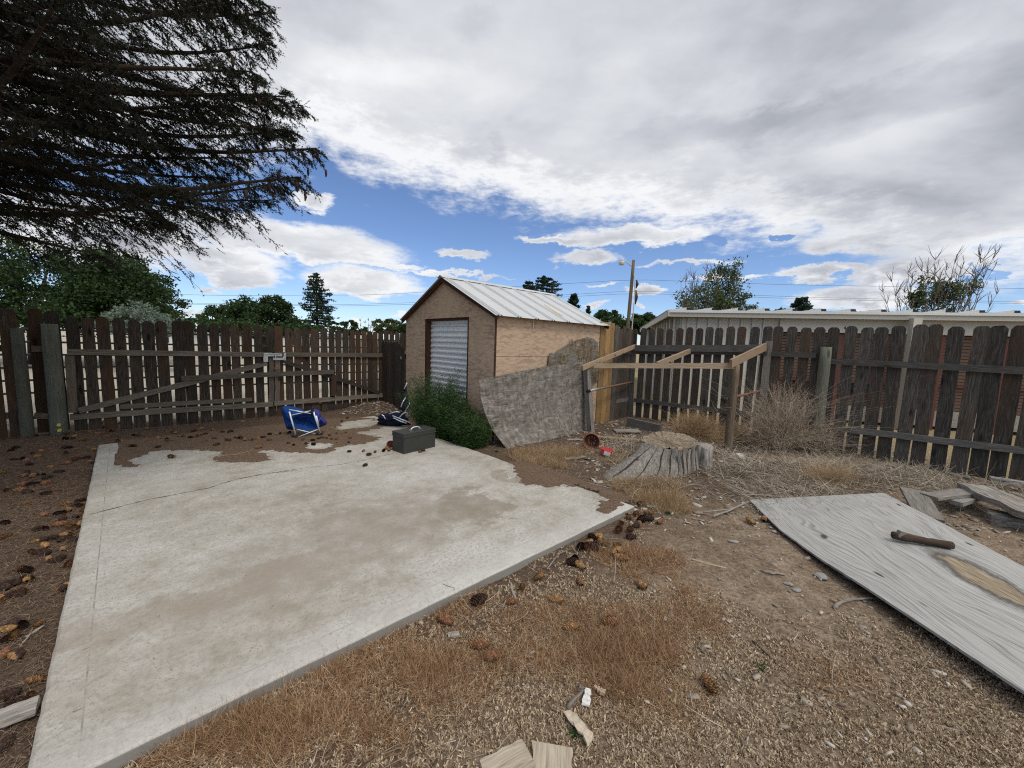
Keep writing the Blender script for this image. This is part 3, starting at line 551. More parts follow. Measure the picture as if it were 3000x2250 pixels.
def chips(n, box, test, s, asp=.45):
    x = rng.uniform(box[0], box[1], n); y = rng.uniform(box[2], box[3], n); k = test(x, y); x = x[k]; y = y[k]; n = len(x); a = rng.uniform(0, 2*math.pi, n); s = rng.uniform(*s, n)*rng.choice([1, 1, 1, 1.8], n)
    u = np.stack([np.cos(a), np.sin(a), rng.normal(0, .15, n)], 1)*s[:, None]; v = np.stack([-np.sin(a), np.cos(a), rng.normal(0, .25, n)], 1)*(s*rng.uniform(.25, .7, n))[:, None]
    c = np.stack([x, y, gh(x, y)+.006+rng.uniform(0, .006, n)], 1); h = np.array([0, 0, .0035])
    top = np.stack([c-u-v*.6+h, c+u*.8-v+h, c+u+v*.7+h, c-u*.9+v+h], 1); bot = top-2*h; V = np.concatenate([top, bot], 1).reshape(-1, 3)
    q = np.array([(0, 1, 2, 3), (0, 4, 5, 1), (1, 5, 6, 2), (2, 6, 7, 3), (3, 7, 4, 0)]); F = ((np.arange(n)*8)[:, None, None]+q[None]).reshape(-1, 4); return V, F
V, F = join([chips(2600, (-1.2, 4.6, 1.1, 4.6), lambda x, y: rightside(x, y) & (vnoise(x, y, 9, 3)+(x-1)*.35 > rng.uniform(-.6, 1.4, len(x))), (.005, .015)), chips(2200, (1, 6.5, 3.4, 8.3), lambda x, y: ~slabin(x, y), (.01, .035)), chips(500, (-3.6, -1.6, 7.9, 9), lambda x, y: y > 0, (.008, .03))])
tag(rawmesh('wood_chips', V, F, 'chip'), 'small pale wood chips and bark flakes scattered on the dirt', 'wood chips', kind='stuff')
# ---------------------------------------------------------------- left fence and double gate
LP = np.array([-6.70, 5.65]); LA = R(42); LD = np.array([math.cos(LA), math.sin(LA), 0]); LN = np.array([-math.sin(LA), math.cos(LA), 0])
def ls(px, py=1060, off=0.0):
    p = LP+LN[:2]*off; q = onv(px, py, p, LA); return float((q[:2]-LP) @ LD[:2])
def lpt(s, z, off=0.0): return np.array([LP[0], LP[1], 0])+LD*s+LN*off+np.array([0, 0, z])
def zat(px, py, off=0.0): return float(onv(px, py, LP+LN[:2]*off, LA)[2])
UP = np.array([0, 0, 1.])
def lrail(name, par, a, b, w, t, off, m='rail', **k):
    pa = onv(a[0], a[1], LP+LN[:2]*off, LA); pb = onv(b[0], b[1], LP+LN[:2]*off, LA); return board(name, par, pa, pb, w, t, UP, m, **k)
def pickets(par, centers, off, top, m, base=lambda x, y: gz(x, y)+.03, wmax=.152, cy=960, end='round'):
    ss = [ls(c, cy, off) for c in centers]
    for i, s in enumerate(ss):
        g = min(abs(s-q) for j, q in enumerate(ss) if j != i); w_ = min(wmax, g*.97)*random.uniform(.90, 1.02); p = lpt(s, 0, off); tp = top(centers[i])+random.uniform(-.02, .02); ln = random.uniform(-.012, .012)
        board('picket', par, (p[0], p[1], base(p[0], p[1])), (p[0]+LD[0]*ln, p[1]+LD[1]*ln, tp), w_, .018, LD, m, end=end, jit=.0035, nick=1.2)
tl = lambda px: 1.79-.02*(px-200)/900
# solid board section at the far left
t = thing('board_fence', 'solid grey board fence section at the left edge of the yard', 'fence', lpt(-1, 0, .06))
for a, b in ((-330, -170), (-165, -75), (-70, 2), (7, 62)):
    sa_, sb_ = ls(a, 1060, .03), ls(b, 1060, .03); p = lpt((sa_+sb_)/2, 0, .03); board('plank', t, (p[0], p[1], gz(p[0], p[1])-.02), (p[0], p[1], 1.85), sb_-sa_-.01, .02, LD, 'picket', end='dog', jit=.002)
board('rail', t, lpt(-2.6, 1.3, .07), lpt(ls(70), 1.3, .07), .09, .04, UP, 'rail'); board('rail', t, lpt(-2.6, .35, .07), lpt(ls(70), .35, .07), .09, .04, UP, 'rail')
def postthing(lab, p, ht, r, m, lean=(0, 0), square=False):
    t = thing('fence_post', lab, 'post', p)
    if square: board('post', t, (p[0], p[1], p[2]-.1), (p[0]+lean[0], p[1]+lean[1], ht), r*2, r*2*.9, LD, m, jit=.003)
    else: pole('post', t, (p[0], p[1], p[2]-.1), (p[0]+lean[0], p[1]+lean[1], ht), r, m)
    return t
p = lpt(ls(86, 1280), 0, -.07); postthing('thin round greenish post beside the solid boards at left', p, zat(76, 963), .068, 'post')
p = lpt(ls(177, 1276), 0, -.05); t = postthing('thick round grey post that the left gate leaf hangs from', p, zat(172, 950), .092, 'post')
for zz in (.20, .12):
    b = MB(); q = lpt(ls(177, 1276)+.02, zz, -.155); b.tube([q+LN*0, q-LN*.03], .022, 12); b.build('insulator', 'yellowp', t)
t = thing('picket_fence', 'short picket section between the two round posts at left', 'fence', lpt(.0, 0, .03))
pickets(t, [103, 157], .05, lambda px: 1.86, 'picket'); pickets(t, [212], .09, lambda px: 1.80, 'picket') if False else None
lrail('rail', t, (92, 1022), (158, 1021), .085, .04, .01); lrail('rail', t, (100, 1218), (160, 1219), .085, .04, .01)
gate1 = thing('wooden_gate', 'left leaf of the picket gate with a rising diagonal brace', 'gate', lpt(ls(200), .05), 'gate leaves in the left fence')
cL = [213, 257, 304, 350, 391, 435, 474, 517, 552, 590, 625, 660, 689, 724, 756, 790]
pickets(gate1, cL, .035, tl, 'picket', base=lambda x, y: gz(x, y)+.015)
lrail('top_rail', gate1, (196, 1031), (795, 1039), .088, .038, 0); lrail('bottom_rail', gate1, (204, 1222), (800, 1184), .088, .038, 0)
lrail('stile', gate1, (205, 1042), (214, 1208), .10, .036, .012)
lrail('diagonal_brace', gate1, (232, 1203), (782, 1064), .088, .036, -.02)
lrail('broken_board', gate1, (352, 1192), (738, 1170), .085, .022, -.005, nick=4); lrail('broken_board', gate1, (420, 1200), (690, 1188), .03, .02, -.012, nick=2)
lrail('stile', gate1, (796, 1048), (795, 1178), .085, .036, .012)
gate2 = thing('wooden_gate', 'right leaf of the picket gate with a falling dark brace', 'gate', lpt(ls(815), .05), 'gate leaves in the left fence')
cR = [815, 844, 870, 896, 920, 949, 971, 991, 1011, 1032, 1049, 1066, 1083, 1099, 1115]
pickets(gate2, cR, .035, tl, 'picket', base=lambda x, y: gz(x, y)+.01)
lrail('top_rail', gate2, (806, 1038), (1120, 1041), .088, .038, 0); lrail('bottom_rail', gate2, (803, 1182), (1120, 1158), .088, .038, 0)
lrail('diagonal_brace', gate2, (828, 1058), (1112, 1150), .075, .036, -.015, m='picket'); lrail('stile', gate2, (813, 1050), (812, 1175), .085, .036, .012)
lrail('stile', gate2, (979, 1098), (976, 1160), .10, .03, -.03, m='picket')
t = thing('cross_board', 'long loose board laid across both gate leaves', 'board', onv(530, 1108, LP, LA)-LN*.05); lrail('plank', t, (531, 1109), (978, 1089), .088, .036, -.055)
t = thing('gate_latch', 'galvanised slide latch where the two gate leaves meet', 'latch', onv(800, 1045, LP, LA)-LN*.05)
b = MB(); c = onv(800, 1040, LP-LN[:2]*.04, LA); Rm = Matrix.Rotation(LA, 3, 'Z')
b.box(c, (.30, .012, .05), Rm); b.box(c-LD*.12-UP*.05, (.07, .008, .17), Rm); b.box(c+LD*.20-UP*.03, (.035, .008, .15), Rm); b.box(c+LD*.10-UP*.075, (.2, .008, .045), Rm); b.build('plate', 'steel', t)
b = MB(); b.tube([c-LD*.14-LN*.02+UP*.02, c+LD*.12-LN*.02+UP*.02], .009); b.tube([c+LD*.03-LN*.02+UP*.02, c+LD*.03-LN*.05-UP*.06], .008); b.build('bolt', 'steel', t)
b = MB(); b.box(c+LD*.06-UP*.26-LN*.0, (.09, .012, .04), Rm); b.build('hasp', 'rust', t)
# fence beyond the gate and the short return panel to the shed
t = thing('picket_fence', 'picket fence running on behind the shed past the gate', 'fence', lpt(4.9, 0, .3))
for i, px in enumerate([1132, 1148, 1164, 1178, 1191, 1204]):
    s = ls(px, 980, .3); p = lpt(s, 0, .3); board('picket', t, (p[0], p[1], .05), (p[0], p[1], 1.79), .115, .018, LD, 'picket', end='round')
for k in range(22):
    s = ls(1204, 980, .3)+.16*(k+1); p = lpt(s, 0, .3); board('picket', t, (p[0], p[1], .03), (p[0], p[1], 1.79), .135, .018, LD, 'picket', end='round')
board('rail', t, lpt(4.95, 1.3, .25), lpt(9.6, 1.3, .25), .09, .04, UP, 'rail'); board('rail', t, lpt(4.95, .35, .25), lpt(9.6, .35, .25), .09, .04, UP, 'rail')
c0 = np.array([-.29, 6.0]); SH = R(42.5); ex = np.array([math.cos(SH), math.sin(SH)]); ey = np.array([-math.sin(SH), math.cos(SH)]); W_ = 2.92; L_ = 2.86
q0 = lpt(ls(1121), 0)[:2]; q1 = c0+ey*(W_+.03)-ex*.02; t = thing('board_gate', 'narrow dark gate of upright boards between gate and shed', 'gate', (*q0, 0)); dq = (q1-q0)/np.linalg.norm(q1-q0); Lq = np.linalg.norm(q1-q0)
nb = 8
for k in range(nb):
    s = Lq*(k+.5)/nb; p = q0+dq*s; board('plank', t, (p[0], p[1], gz(*p)+.02), (p[0], p[1], 1.56-.05*max(0, k-5)), Lq/nb*.97, .02, (*dq, 0), 'picket', end='round')
for zz in (.4, 1.25): board('rail', t, (*(q0+np.array([.04, .04])), zz), (*(q1+np.array([.04, .04])), zz), .09, .035, UP, 'picket')
b = MB(); p = q0+dq*Lq*.9+np.array([-.02, -.02]); b.box((*p, 1.22), (.03, .02, .06), Matrix.Rotation(math.atan2(dq[1], dq[0]), 3, 'Z')); b.build('latch', 'steel', t)
# corral panels behind the gate
for (s0, s1, off, lab) in ((-2.5, 1.35, 3.2, 'dark tube corral panel behind the left end of the gate'), (1.4, 4.6, 3.2, 'dark tube corral panel behind the middle of the gate'), (4.65, 8.0, 3.2, 'dark tube corral panel farthest right behind the gate')):
    t = thing('corral_panel', lab, 'corral panel', lpt(s0, 0, off), 'tube corral panels beyond the left fence')
    for i in range(6): b = MB(); b.tube([lpt(s0, .32+.25*i, off), lpt((s0+s1)/2, .32+.25*i+.004, off), lpt(s1, .32+.25*i, off)], .021, 8); b.build('rail', 'pipe', t, True)
    for s in (s0, (s0+s1)/2, s1): b = MB(); b.tube([lpt(s, 0, off), lpt(s, 1.60, off)], .022, 8); b.build('post', 'pipe', t, True)
# ---------------------------------------------------------------- shed
S3 = Matrix.Translation((c0[0], c0[1], 0)) @ Matrix.Rotation(SH, 4, 'Z')
shed = thing('garden_shed', 'small tan strand-board shed with metal gable roof and roll-up door', 'shed', (c0[0], c0[1], 0))
def mm(o, x, y): # frame with origin o (shed coordinates), sheet axes x,y
    x = Vector(x).normalized(); y = Vector(y).normalized(); z = x.cross(y); m_ = Matrix.Identity(4)
    for i in range(3): m_[i][0] = x[i]; m_[i][1] = y[i]; m_[i][2] = z[i]; m_[i][3] = o[i]
    return S3 @ m_
EV = 2.06; RG = 2.74; rz = lambda y: EV+(RG-EV)*(1-abs(y-W_/2)/(W_/2))
D0, D1, DT = .69, 2.16, 2.02
FM = mm((0, 0, 0), (0, 1, 0), (0, 0, 1)); FM = mm((0, W_, 0), (0, -1, 0), (0, 0, 1))   # u runs from the left corner to the right one
def fpoly(pts): return [(W_-y, z) for y, z in pts]
panel('wall_panel', shed, fpoly([(W_, .04), (D1+.004, .04), (D1+.004, rz(D1)-.01), (W_, EV-.01)]), FM, .02, 'osb')
panel('wall_panel', shed, fpoly([(D0-.004, .04), (.0, .04), (.0, EV-.01), (D0-.004, rz(D0)-.01)]), FM, .02, 'osb')
panel('gable_panel', shed, fpoly([(D1-.004, DT), (D0+.004, DT), (D0+.004, rz(D0)-.01), (W_/2, RG-.01), (D1-.004, rz(D1)-.01)]), FM, .02, 'osb')
SM = mm((.0, 0, 0), (1, 0, 0), (0, 0, 1))
panel('wall_panel', shed, [(.022, .05), (L_, .05), (L_, 1.385), (.022, 1.385)], SM, .02, 'osb'); panel('wall_panel', shed, [(.022, 1.391), (L_, 1.391), (L_, EV-.01), (.022, EV-.01)], SM, .02, 'osb')
panel('wall_panel', shed, [(-L_, .05), (-.02, .05), (-.02, EV-.01), (-L_, EV-.01)], mm((0, W_, 0), (-1, 0, 0), (0, 0, 1)), .02, 'osb')
panel('rear_wall', shed, [(0.02, .05), (W_-.02, .05), (W_-.02, EV-.01), (W_/2, RG-.01), (0.02, EV-.01)], mm((L_, 0, 0), (0, 1, 0), (0, 0, 1)), .02, 'osb')
def sb(name, c, size, m, par=shed): b = MB(); b.box(c, size); b.v = [tuple(S3 @ Vector(p)) for p in b.v]; return b.build(name, m, par)
sb('corner_trim', (.012, -.006, 1.03), (.03, .012, 1.98), 'darktrim'); sb('sole_plate', (L_/2, .05, .03), (L_-.05, .08, .05), 'greywood')
sb('door_jamb', (.08, D1-.05, 1.02), (.13, .085, 1.96), 'darktrim'); sb('door_jamb', (.08, D0+.03, 1.02), (.13, .05, 1.96), 'darktrim'); sb('door_header', (.085, (D0+D1)/2, DT-.022), (.12, D1-D0-.14, .04), 'darktrim')
b = MB(); n = 220; z0_, z1_ = .06, DT-.045; y0_, y1_ = D0+.056, D1-.094
for i in range(n+1):
    z = z0_+(z1_-z0_)*i/n; ph = (z/.098) % 1; x = .10-.016*(smooth01(ph/.22)-smooth01((ph-.42)/.22) if True else 0)
    for y in (y0_, y1_): b.v.append(tuple(S3 @ Vector((float(x), y, z))))
b.f = [(2*i, 2*i+1, 2*i+3, 2*i+2) for i in range(n)]; door = b.build('roll_up_door', 'door', shed)
b = MB(); b.box((.062, D0+.09, 1.16), (.05, .05, .025)); b.box((.07, D0+.09, 1.11), (.03, .03, .06)); b.v = [tuple(S3 @ Vector(p)) for p in b.v]; b.build('door_latch', 'black', door)
b = MB(); b.box((.034, D0+.10, 1.175), (.012, .07, .022)); b.v = [tuple(S3 @ Vector(p)) for p in b.v]; b.build('latch_handle', 'white', door)
def roofpanel(side):
    # corrugated sheet: pairs of small ribs across x, straight down the slope
    xs_ = [(-.09, 0)]; pitch = (L_+.16)/7.5; x = -.05
    k = 0
    while x < L_+.05:
        for dx in (0, .062): xs_ += [(x+dx, 0), (x+dx+.008, .017), (x+dx+.026, .017), (x+dx+.034, 0)]
        x += pitch; k += 1
    xs_ = [q for q in xs_ if q[0] < L_+.08]+[(L_+.09, 0)]
    eo = .12; sl = (RG-EV)/(W_/2); b = MB()
    for (y, lift) in ((-eo, .012), (W_/2, .012)):
        for x, h in xs_:
            yy = y if side == 0 else W_-y; b.v.append(tuple(S3 @ Vector((x, yy, EV+sl*y+lift+h))))
    n = len(xs_); b.f = [(i, i+1, n+i+1, n+i) if side == 0 else (i+1, i, n+i, n+i+1) for i in range(n-1)]
    o = b.build('roof_panel', 'roof', shed); sm = o.modifiers.new('Solidify', 'SOLIDIFY'); sm.thickness = .004; sm.offset = -1; return o
rp0 = roofpanel(0); roofpanel(1)
for s_ in (0, 1): # rafters/fascia seen as the dark edge under the sheet
    y0, y1 = (-.11, W_/2) if s_ == 0 else (W_+.11, W_/2)
    for xx in (-.04, L_+.04):
        a = S3 @ Vector((xx, y0, EV-.045-.03*1)); c = S3 @ Vector((xx, y1, RG-.045)); board('fascia', shed, a, c, .07, .03, UP, 'darktrim')
b = MB(); b.quad(*[S3 @ Vector(q) for q in ((-.1, W_/2-.09, RG-.012), (L_+.1, W_/2-.09, RG-.012), (L_+.1, W_/2, RG+.035), (-.1, W_/2, RG+.035))]); b.quad(*[S3 @ Vector(q) for q in ((-.1, W_/2, RG+.035), (L_+.1, W_/2, RG+.035), (L_+.1, W_/2+.09, RG-.012), (-.1, W_/2+.09, RG-.012))])
b.build('ridge_cap', 'roof', shed).modifiers.new('Solidify', 'SOLIDIFY').thickness = .004
for x0, y0, x1, y1, k in ((1.55, .34, 1.72, .62, 1), (1.60, 1.18, 1.74, 1.30, 2)):   # tan stains on the sheet
    pass
b = MB(); sl = (RG-EV)/(W_/2)
for (x0, y0, x1, y1) in ((1.73, .13, 1.79, .66), (1.95, 1.20, 1.99, 1.36)):
    pts = [(x0+(x1-x0)*t_+random.uniform(-.012, .012)+sgn*.03*math.sin(math.pi*min(1, t_*1.1+.02))**.5, y0+(y1-y0)*t_) for sgn, rg_ in ((-1, range(9)), (1, range(8, -1, -1))) for t_ in [i/8 for i in rg_]]
    b.quad(*[S3 @ Vector((x, y, EV+sl*y+.0165)) for x, y in pts])
M['tanstain'] = plain('tan_residue', (.50, .36, .17), .8, .2, 0, .5, 20); b.build('roof_stain', 'tanstain', shed)
b = MB(); p = S3 @ Vector((.82, -.012, 1.93)); b.box(p, (.018, .012, .13), Matrix.Rotation(SH, 3, 'Z')); b.build('paint_chip', 'cream', shed)
# torn strand-board piece leaning on the shed wall
def wallpts(px, off): return [onv(x, y, c0-ey*off, SH) for x, y in px]
tp = [(1606, 1130), (1604, 1085), (1611, 1036), (1618, 1033), (1622, 1041), (1640, 1024), (1660, 1012), (1672, 1005), (1676, 992), (1680, 1003), (1700, 993), (1722, 987), (1728, 990), (1741, 994), (1752, 1003), (1757, 1110), (1740, 1125), (1700, 1200)]
P = wallpts(tp, .05); o0 = P[0]; pl = []
dense = []
for a, b_ in zip(P, P[1:]+P[:1]):
    m_ = max(1, int(np.linalg.norm(b_-a)/.035)); dense += [a+(b_-a)*k/m_+rng.normal(0, .007, 3)*(k > 0) for k in range(m_)]
t = thing('torn_board', 'torn grey strand-board scrap standing against the shed side wall', 'board', (P[0][0], P[0][1], .1)); mw = frame(o0, (ex[0], ex[1], 0), (0, 0, 1))
panel('sheet', t, [tuple((mw.inverted() @ Vector(q))[:2]) for q in dense], mw, .014, 'osbbrown')
t['label'] = 'torn grey strand-board scrap standing against the shed side wall'
# big warped strand-board sheet: grid between four edges
def loft(name, parent, rows, t, m, uvs):
    "rows: list of polylines of equal length; a curved sheet of thickness t"
    G_ = np.array(rows, float); nr, nc, _ = G_.shape; du = np.gradient(G_, axis=0); dv = np.gradient(G_, axis=1); N_ = np.cross(du, dv); N_ /= np.linalg.norm(N_, axis=2)[:, :, None]+1e-9
    top = G_.reshape(-1, 3); bot = (G_-N_*t).reshape(-1, 3); V = np.concatenate([top, bot]); k = nr*nc; F = []
    for i in range(nr-1):
        for j in range(nc-1): a = i*nc+j; F.append((a, a+nc, a+nc+1, a+1)); F.append((k+a+1, k+a+nc+1, k+a+nc, k+a))
    rim = [j for j in range(nc)]+[i*nc+nc-1 for i in range(1, nr)]+[(nr-1)*nc+j for j in range(nc-2, -1, -1)]+[i*nc for i in range(nr-2, 0, -1)]
    for a, b_ in zip(rim, rim[1:]+rim[:1]): F.append((a, b_, k+b_, k+a))
    loc = WM[parent].translation; me = bpy.data.meshes.new(name); me.from_pydata([(p[0]-loc.x, p[1]-loc.y, p[2]-loc.z) for p in V], [], F); uv = me.uv_layers.new(name='UVMap')
    U = np.array(uvs, float).reshape(-1, 2)
    for l in me.loops: uv.data[l.index].uv = tuple(U[l.vertex_index % k])
    me.update(); return link(name, me, m, parent, Matrix.Translation(loc))
bl = at(1486, 1316, .0); br = at(1724, 1262, .0)+np.array([0, .10, 0]); dep = lambda p: p
Lt = [(1403, 1115, 5.62), (1408, 1165, 5.66), (1420, 1210, 5.70), (1441, 1258, 5.75)]
left = [atd(x, y, d_) for x, y, d_ in Lt]+[bl]
tr = atd(1716, 1060, 7.12); nc = 25; nr = 17; rows = []; uvs = []
for i in range(nr):
    s = i/(nr-1); k = s*(len(left)-1); k0 = min(int(k), len(left)-2); a = left[k0]*(1-(k-k0))+left[k0+1]*(k-k0)
    rt = tr*(1-s)+(br+np.array([.0, -.0, 0]))*s; row = []
    for j in range(nc):
        u = j/(nc-1); q = a*(1-u)+rt*u; q[2] += .035*math.sin(math.pi*u)*(1-s); q[:2] += np.array([.6, -.75])*(.05*math.sin(math.pi*u)*s+.004*math.sin(7*u+3*s)); row.append(q); uvs.append((u*2.2, (1-s)*1.2))
    rows.append(row)
t = thing('strand_board_sheet', 'big warped grey strand-board sheet leaning before the shed', 'board', (bl[0], bl[1], 0)); loft('sheet', t, rows, .012, 'osbgrey', uvs)
# ---------------------------------------------------------------- right fence
RP = np.array([5.0, 6.16]); RA = R(130); RD = np.array([math.cos(RA), math.sin(RA), 0]); RN = np.array([math.sin(RA), -math.cos(RA), 0])
def rq(px, py, off=0.0): return onv(px, py, RP+RN[:2]*off, RA)
cs = [1840, 1861, 1887, 1911, 1937.5, 1965, 1992, 2022, 2050, 2080, 2110, 2143, 2177, 2211, 2247, 2285, 2323, 2364, 2404, 2448, 2494, 2539, 2589, 2639, 2692, 2744, 2807, 2871, 2932, 2992, 3060, 3135, 3215, 3300]
def rpick(par, px, off, top, w_=.150, m='picket_r'):
    p = rq(px, 965, off); ln = random.uniform(-.022, .022); g0 = gz(p[0], p[1]); board('picket', par, (p[0], p[1], g0+.02+random.uniform(-.01, .02)), (p[0]+RD[0]*ln, p[1]+RD[1]*ln, top+random.uniform(-.02, .02)), w_*random.uniform(.96, 1.02), .018, RD, m, end='dog', jit=.0025, nick=.8)
def rrail(name, par, a, b_, w_, t_, off, m='rail_r', **k): return board(name, par, rq(*a, off), rq(*b_, off), w_, t_, UP, m, **k)
fr1 = thing('picket_fence', 'right fence section with white gaps behind the lumber frame', 'fence', (*rq(1850, 1200, .05)[:2], 0), 'right fence sections')
fr2 = thing('picket_fence', 'right fence section nearest the camera with two long rails', 'fence', (*rq(2440, 1200, .05)[:2], 0), 'right fence sections')
for c in cs: rpick(fr1 if c < 2400 else fr2, c, .07, 2.035)
rrail('top_rail', fr1, (1852, 1030), (2248, 1031), .115, .038, .03); rrail('bottom_rail', fr1, (1848, 1171), (2228, 1218), .088, .038, .03); rrail('top_rail', fr1, (2262, 1036), (2392, 1041), .088, .038, .03); rrail('bottom_rail', fr1, (2262, 1224), (2392, 1240), .088, .038, .03)
rrail('top_rail', fr2, (2408, 1057), (3160, 1094), .088, .038, .03); rrail('bottom_rail', fr2, (2408, 1249), (3160, 1340), .088, .038, .03)
rrail('end_stile', fr1, (1854, 1012), (1846, 1226), .14, .02, .0)
# new yellow boards and the old return panel beside the shed corner
e0 = c0+ex*(L_+.02)-ey*.0; RA2 = R(47)
def yq(px, py): return onv(px, py, e0, RA2)
dy2 = np.array([math.cos(RA2), math.sin(RA2), 0])
t = thing('board_fence', 'three new yellow fence boards beside the shed corner', 'fence', (*yq(1770, 1230)[:2], 0))
xs2 = [1757, 1772, 1785.5, 1798]; 
for a, b_ in zip(xs2[:-1], xs2[1:]):
    pa, pb = yq(a, 1000), yq(b_, 1000); w2 = np.linalg.norm(pb[:2]-pa[:2])*.97; p = (pa+pb)/2; board('plank', t, (p[0], p[1], .0), (p[0], p[1], 2.10), w2, .02, dy2, 'yellow', jit=.002)
t = thing('board_fence', 'old closed grey boards between yellow boards and right fence', 'fence', (*yq(1820, 1230)[:2], 0)); n_ = [1799, 1812, 1823, 1832, 1841, 1849, 1859]
for i, (a, b_) in enumerate(zip(n_[:-1], n_[1:])):
    pa, pb = yq(a, 1000), yq(b_, 1000); w2 = np.linalg.norm(pb[:2]-pa[:2])*.98; p = (pa+pb)/2; board('plank', t, (p[0], p[1], .0), (p[0], p[1], 2.06-.06*(i % 2)-.03*(i > 2)), w2, .02, dy2, 'picket_r', end='round', nick=2)
for zz in (.4, 1.5): pa, pb = yq(1757, 1000), yq(1849, 1000); board('rail', t, (pa[0]-.03+.06, pa[1]+.06, zz), (pb[0]+.03, pb[1]+.03, zz), .09, .035, UP, 'rail_r')
# posts
p = at(2388, 1324); postthing('round green-grey post that ends the nearest right fence section', (p[0], p[1], 0), 1.71, .082, 'post', lean=(-.01, .01))
p = at(2226, 1290); tsq = postthing('square silver post behind the tumbleweed on the right fence', (p[0], p[1], 0), 1.79, .062, 'greywood', square=True)
p = at(2132, 1323); rp_ = p; postthing('knotty brown round post holding the frame corner', (p[0], p[1], 0), 1.39, .062, 'brownpost')
p = at(1733, 1266); lp_ = p; topL = atd(1718, 1066, p[1]-.05); t = postthing('leaning grey post of doubled lumber at the sheet edge', (p[0], p[1], 0), topL[2], .052, 'greywood', lean=(topL[0]-p[0], topL[1]-p[1]), square=True)
# lumber frame (one nailed-together thing)
fz = thing('lumber_frame', 'skeleton frame of new lumber and an old beam beside the fence', 'frame', (lp_[0], lp_[1], 1.3))
fl = atd(1742, 1071, 6.95); frr = np.array([rp_[0]-.06, rp_[1]-.06, 1.37]); bl_ = rq(1857, 1020, -.03); brr = rq(2245, 1021, -.03)
board('beam', fz, fl, frr, .088, .038, UP, 'lumber'); board('beam', fz, bl_, brr, .135, .038, UP, 'rail_r')
board('rafter', fz, atd(1706, 1078, 6.75)+np.array([0, 0, 0]), bl_+np.array([.03, .03, .04]), .088, .038, UP, 'lumber'); mid = rq(2022, 1028, -.03); fm = fl*(1-.50)+frr*.50
board('rafter', fz, atd(1925, 1068, 6.45), mid+np.array([0, 0, 0]), .088, .038, UP, 'lumber'); board('rafter', fz, frr+np.array([-.10, -.08, .035]), brr+np.array([-.02, 0, .03]), .13, .038, UP, 'lumber')
for lab, a, b_ in (('rusty pipe from the leaning post back to the fence', atd(1722, 1146, 6.95), rq(1854, 1119, 0)), ('thin rusty pipe from the knotty post to the square post', atd(2118, 1171, rp_[1]-.05), rq(2226, 1146, -.06))):
    t = thing('support_pipe', lab, 'pipe', a); b = MB(); b.tube([a, (a+b_)/2, b_], .021, 10); b.build('tube', 'rust', t, True); b = MB(); dd = (b_-a)/np.linalg.norm(b_-a); b.tube([a-dd*.02, a+dd*.07], .03, 10); b.build('end_cap', 'black', t)
    if a[0] < 2: b = MB(); b.tube([a+dd*.05, a+dd*.75], .0225, 10); b.build('sleeve', 'steel', t, True)
# ---------------------------------------------------------------- loose boards near the frame
def plank(lab, a, b_, w_, t_, m, name='loose_plank', side=None, nick=0.0, **k):
    a = np.array(a, float); b_ = np.array(b_, float); o = board(name, None, a, b_, w_, t_, side if side is not None else np.cross((b_-a), UP), m, nick=nick, **k); return tag(o, lab, 'board')
def ap(x, y, z): return at(x, y, z)
plank('grey beam lying on edge against the foot of the right fence', ap(1838, 1236, .10), ap(1933, 1258, .07), .18, .07, 'rail_r', side=UP)
plank('short dark board end at the fence foot beside the straw tumbleweed', ap(1988, 1254, .05), ap(2030, 1258, .05), .10, .05, 'rail_r', side=UP)
plank('pale tan plank on the ground running from the leaning post to the stump', ap(1738, 1279, .035), ap(1893, 1291, .035), .10, .02, 'lumber')
plank('flat grey board on the ground in the frame bay', ap(1800, 1262, .03), ap(1872, 1262, .04), .22, .02, 'greywood')
plank('thin weathered slat lying left of the tan plank', ap(1662, 1288, .02), ap(1735, 1289, .02), .05, .015, 'greywood')
plank('broken pale board piece lying left of the red scoop', ap(1655, 1345, .02), ap(1713, 1338, .03), .09, .015, 'greywood', nick=6)
plank('thin pale stick along the slab edge left of the stump', ap(1706, 1412, .05), ap(1790, 1432, .04), .018, .012, 'greywood')
plank('long pale stick at the foot of the grey sheet', ap(1435, 1280, .10), ap(1535, 1308, .03), .016, .012, 'greywood')
t = tag(board('painted_block', None, ap(2163, 1332, .05), ap(2194, 1366, .04), .075, .05, np.array([1, .4, 0]), 'white', nick=5), 'white flaking painted block of wood right of the stump', 'block')
plank('pale short plank standing up the pile beside the plywood', ap(2673, 1436, .20), ap(2722, 1520, .12), .20, .028, 'greywood', nick=3)
plank('grey plank lying across the middle of the scrap pile', ap(2722, 1455, .20), ap(2850, 1440, .21), .15, .03, 'greywood', nick=4)
plank('narrow plank below the middle plank of the scrap pile', ap(2800, 1474, .16), ap(2875, 1450, .17), .10, .04, 'greywood', nick=2)
plank('dark curved board end against the fence above the scrap pile', ap(2768, 1386, .12), ap(2845, 1404, .10), .10, .03, 'rail_r', nick=2)
plank('dark flat board sunk in the straw above the scrap pile', ap(2785, 1415, .03), ap(2875, 1422, .03), .22, .02, 'rail_r')
plank('broad rotten grey plank at the right end of the scrap pile', ap(2858, 1428, .24), ap(3060, 1520, .20), .34, .06, 'stump', nick=8, jit=.006)
plank('grey block under the broad rotten plank at the right', ap(2890, 1512, .07), ap(2990, 1530, .07), .22, .10, 'stump', nick=6)
plank('dark weathered board at the far right foot of the fence', ap(2900, 1402, .14), ap(3080, 1430, .14), .12, .05, 'stump', nick=5)
plank('small tan board piece at the top edge of the plywood', ap(2338, 1464, .03), ap(2392, 1452, .04), .08, .015, 'lumber')
plank('pale knotty board fragment at the bottom edge of the photo', ap(1420, 2275, .02), ap(1550, 2205, .03), .115, .018, 'beige', nick=4)
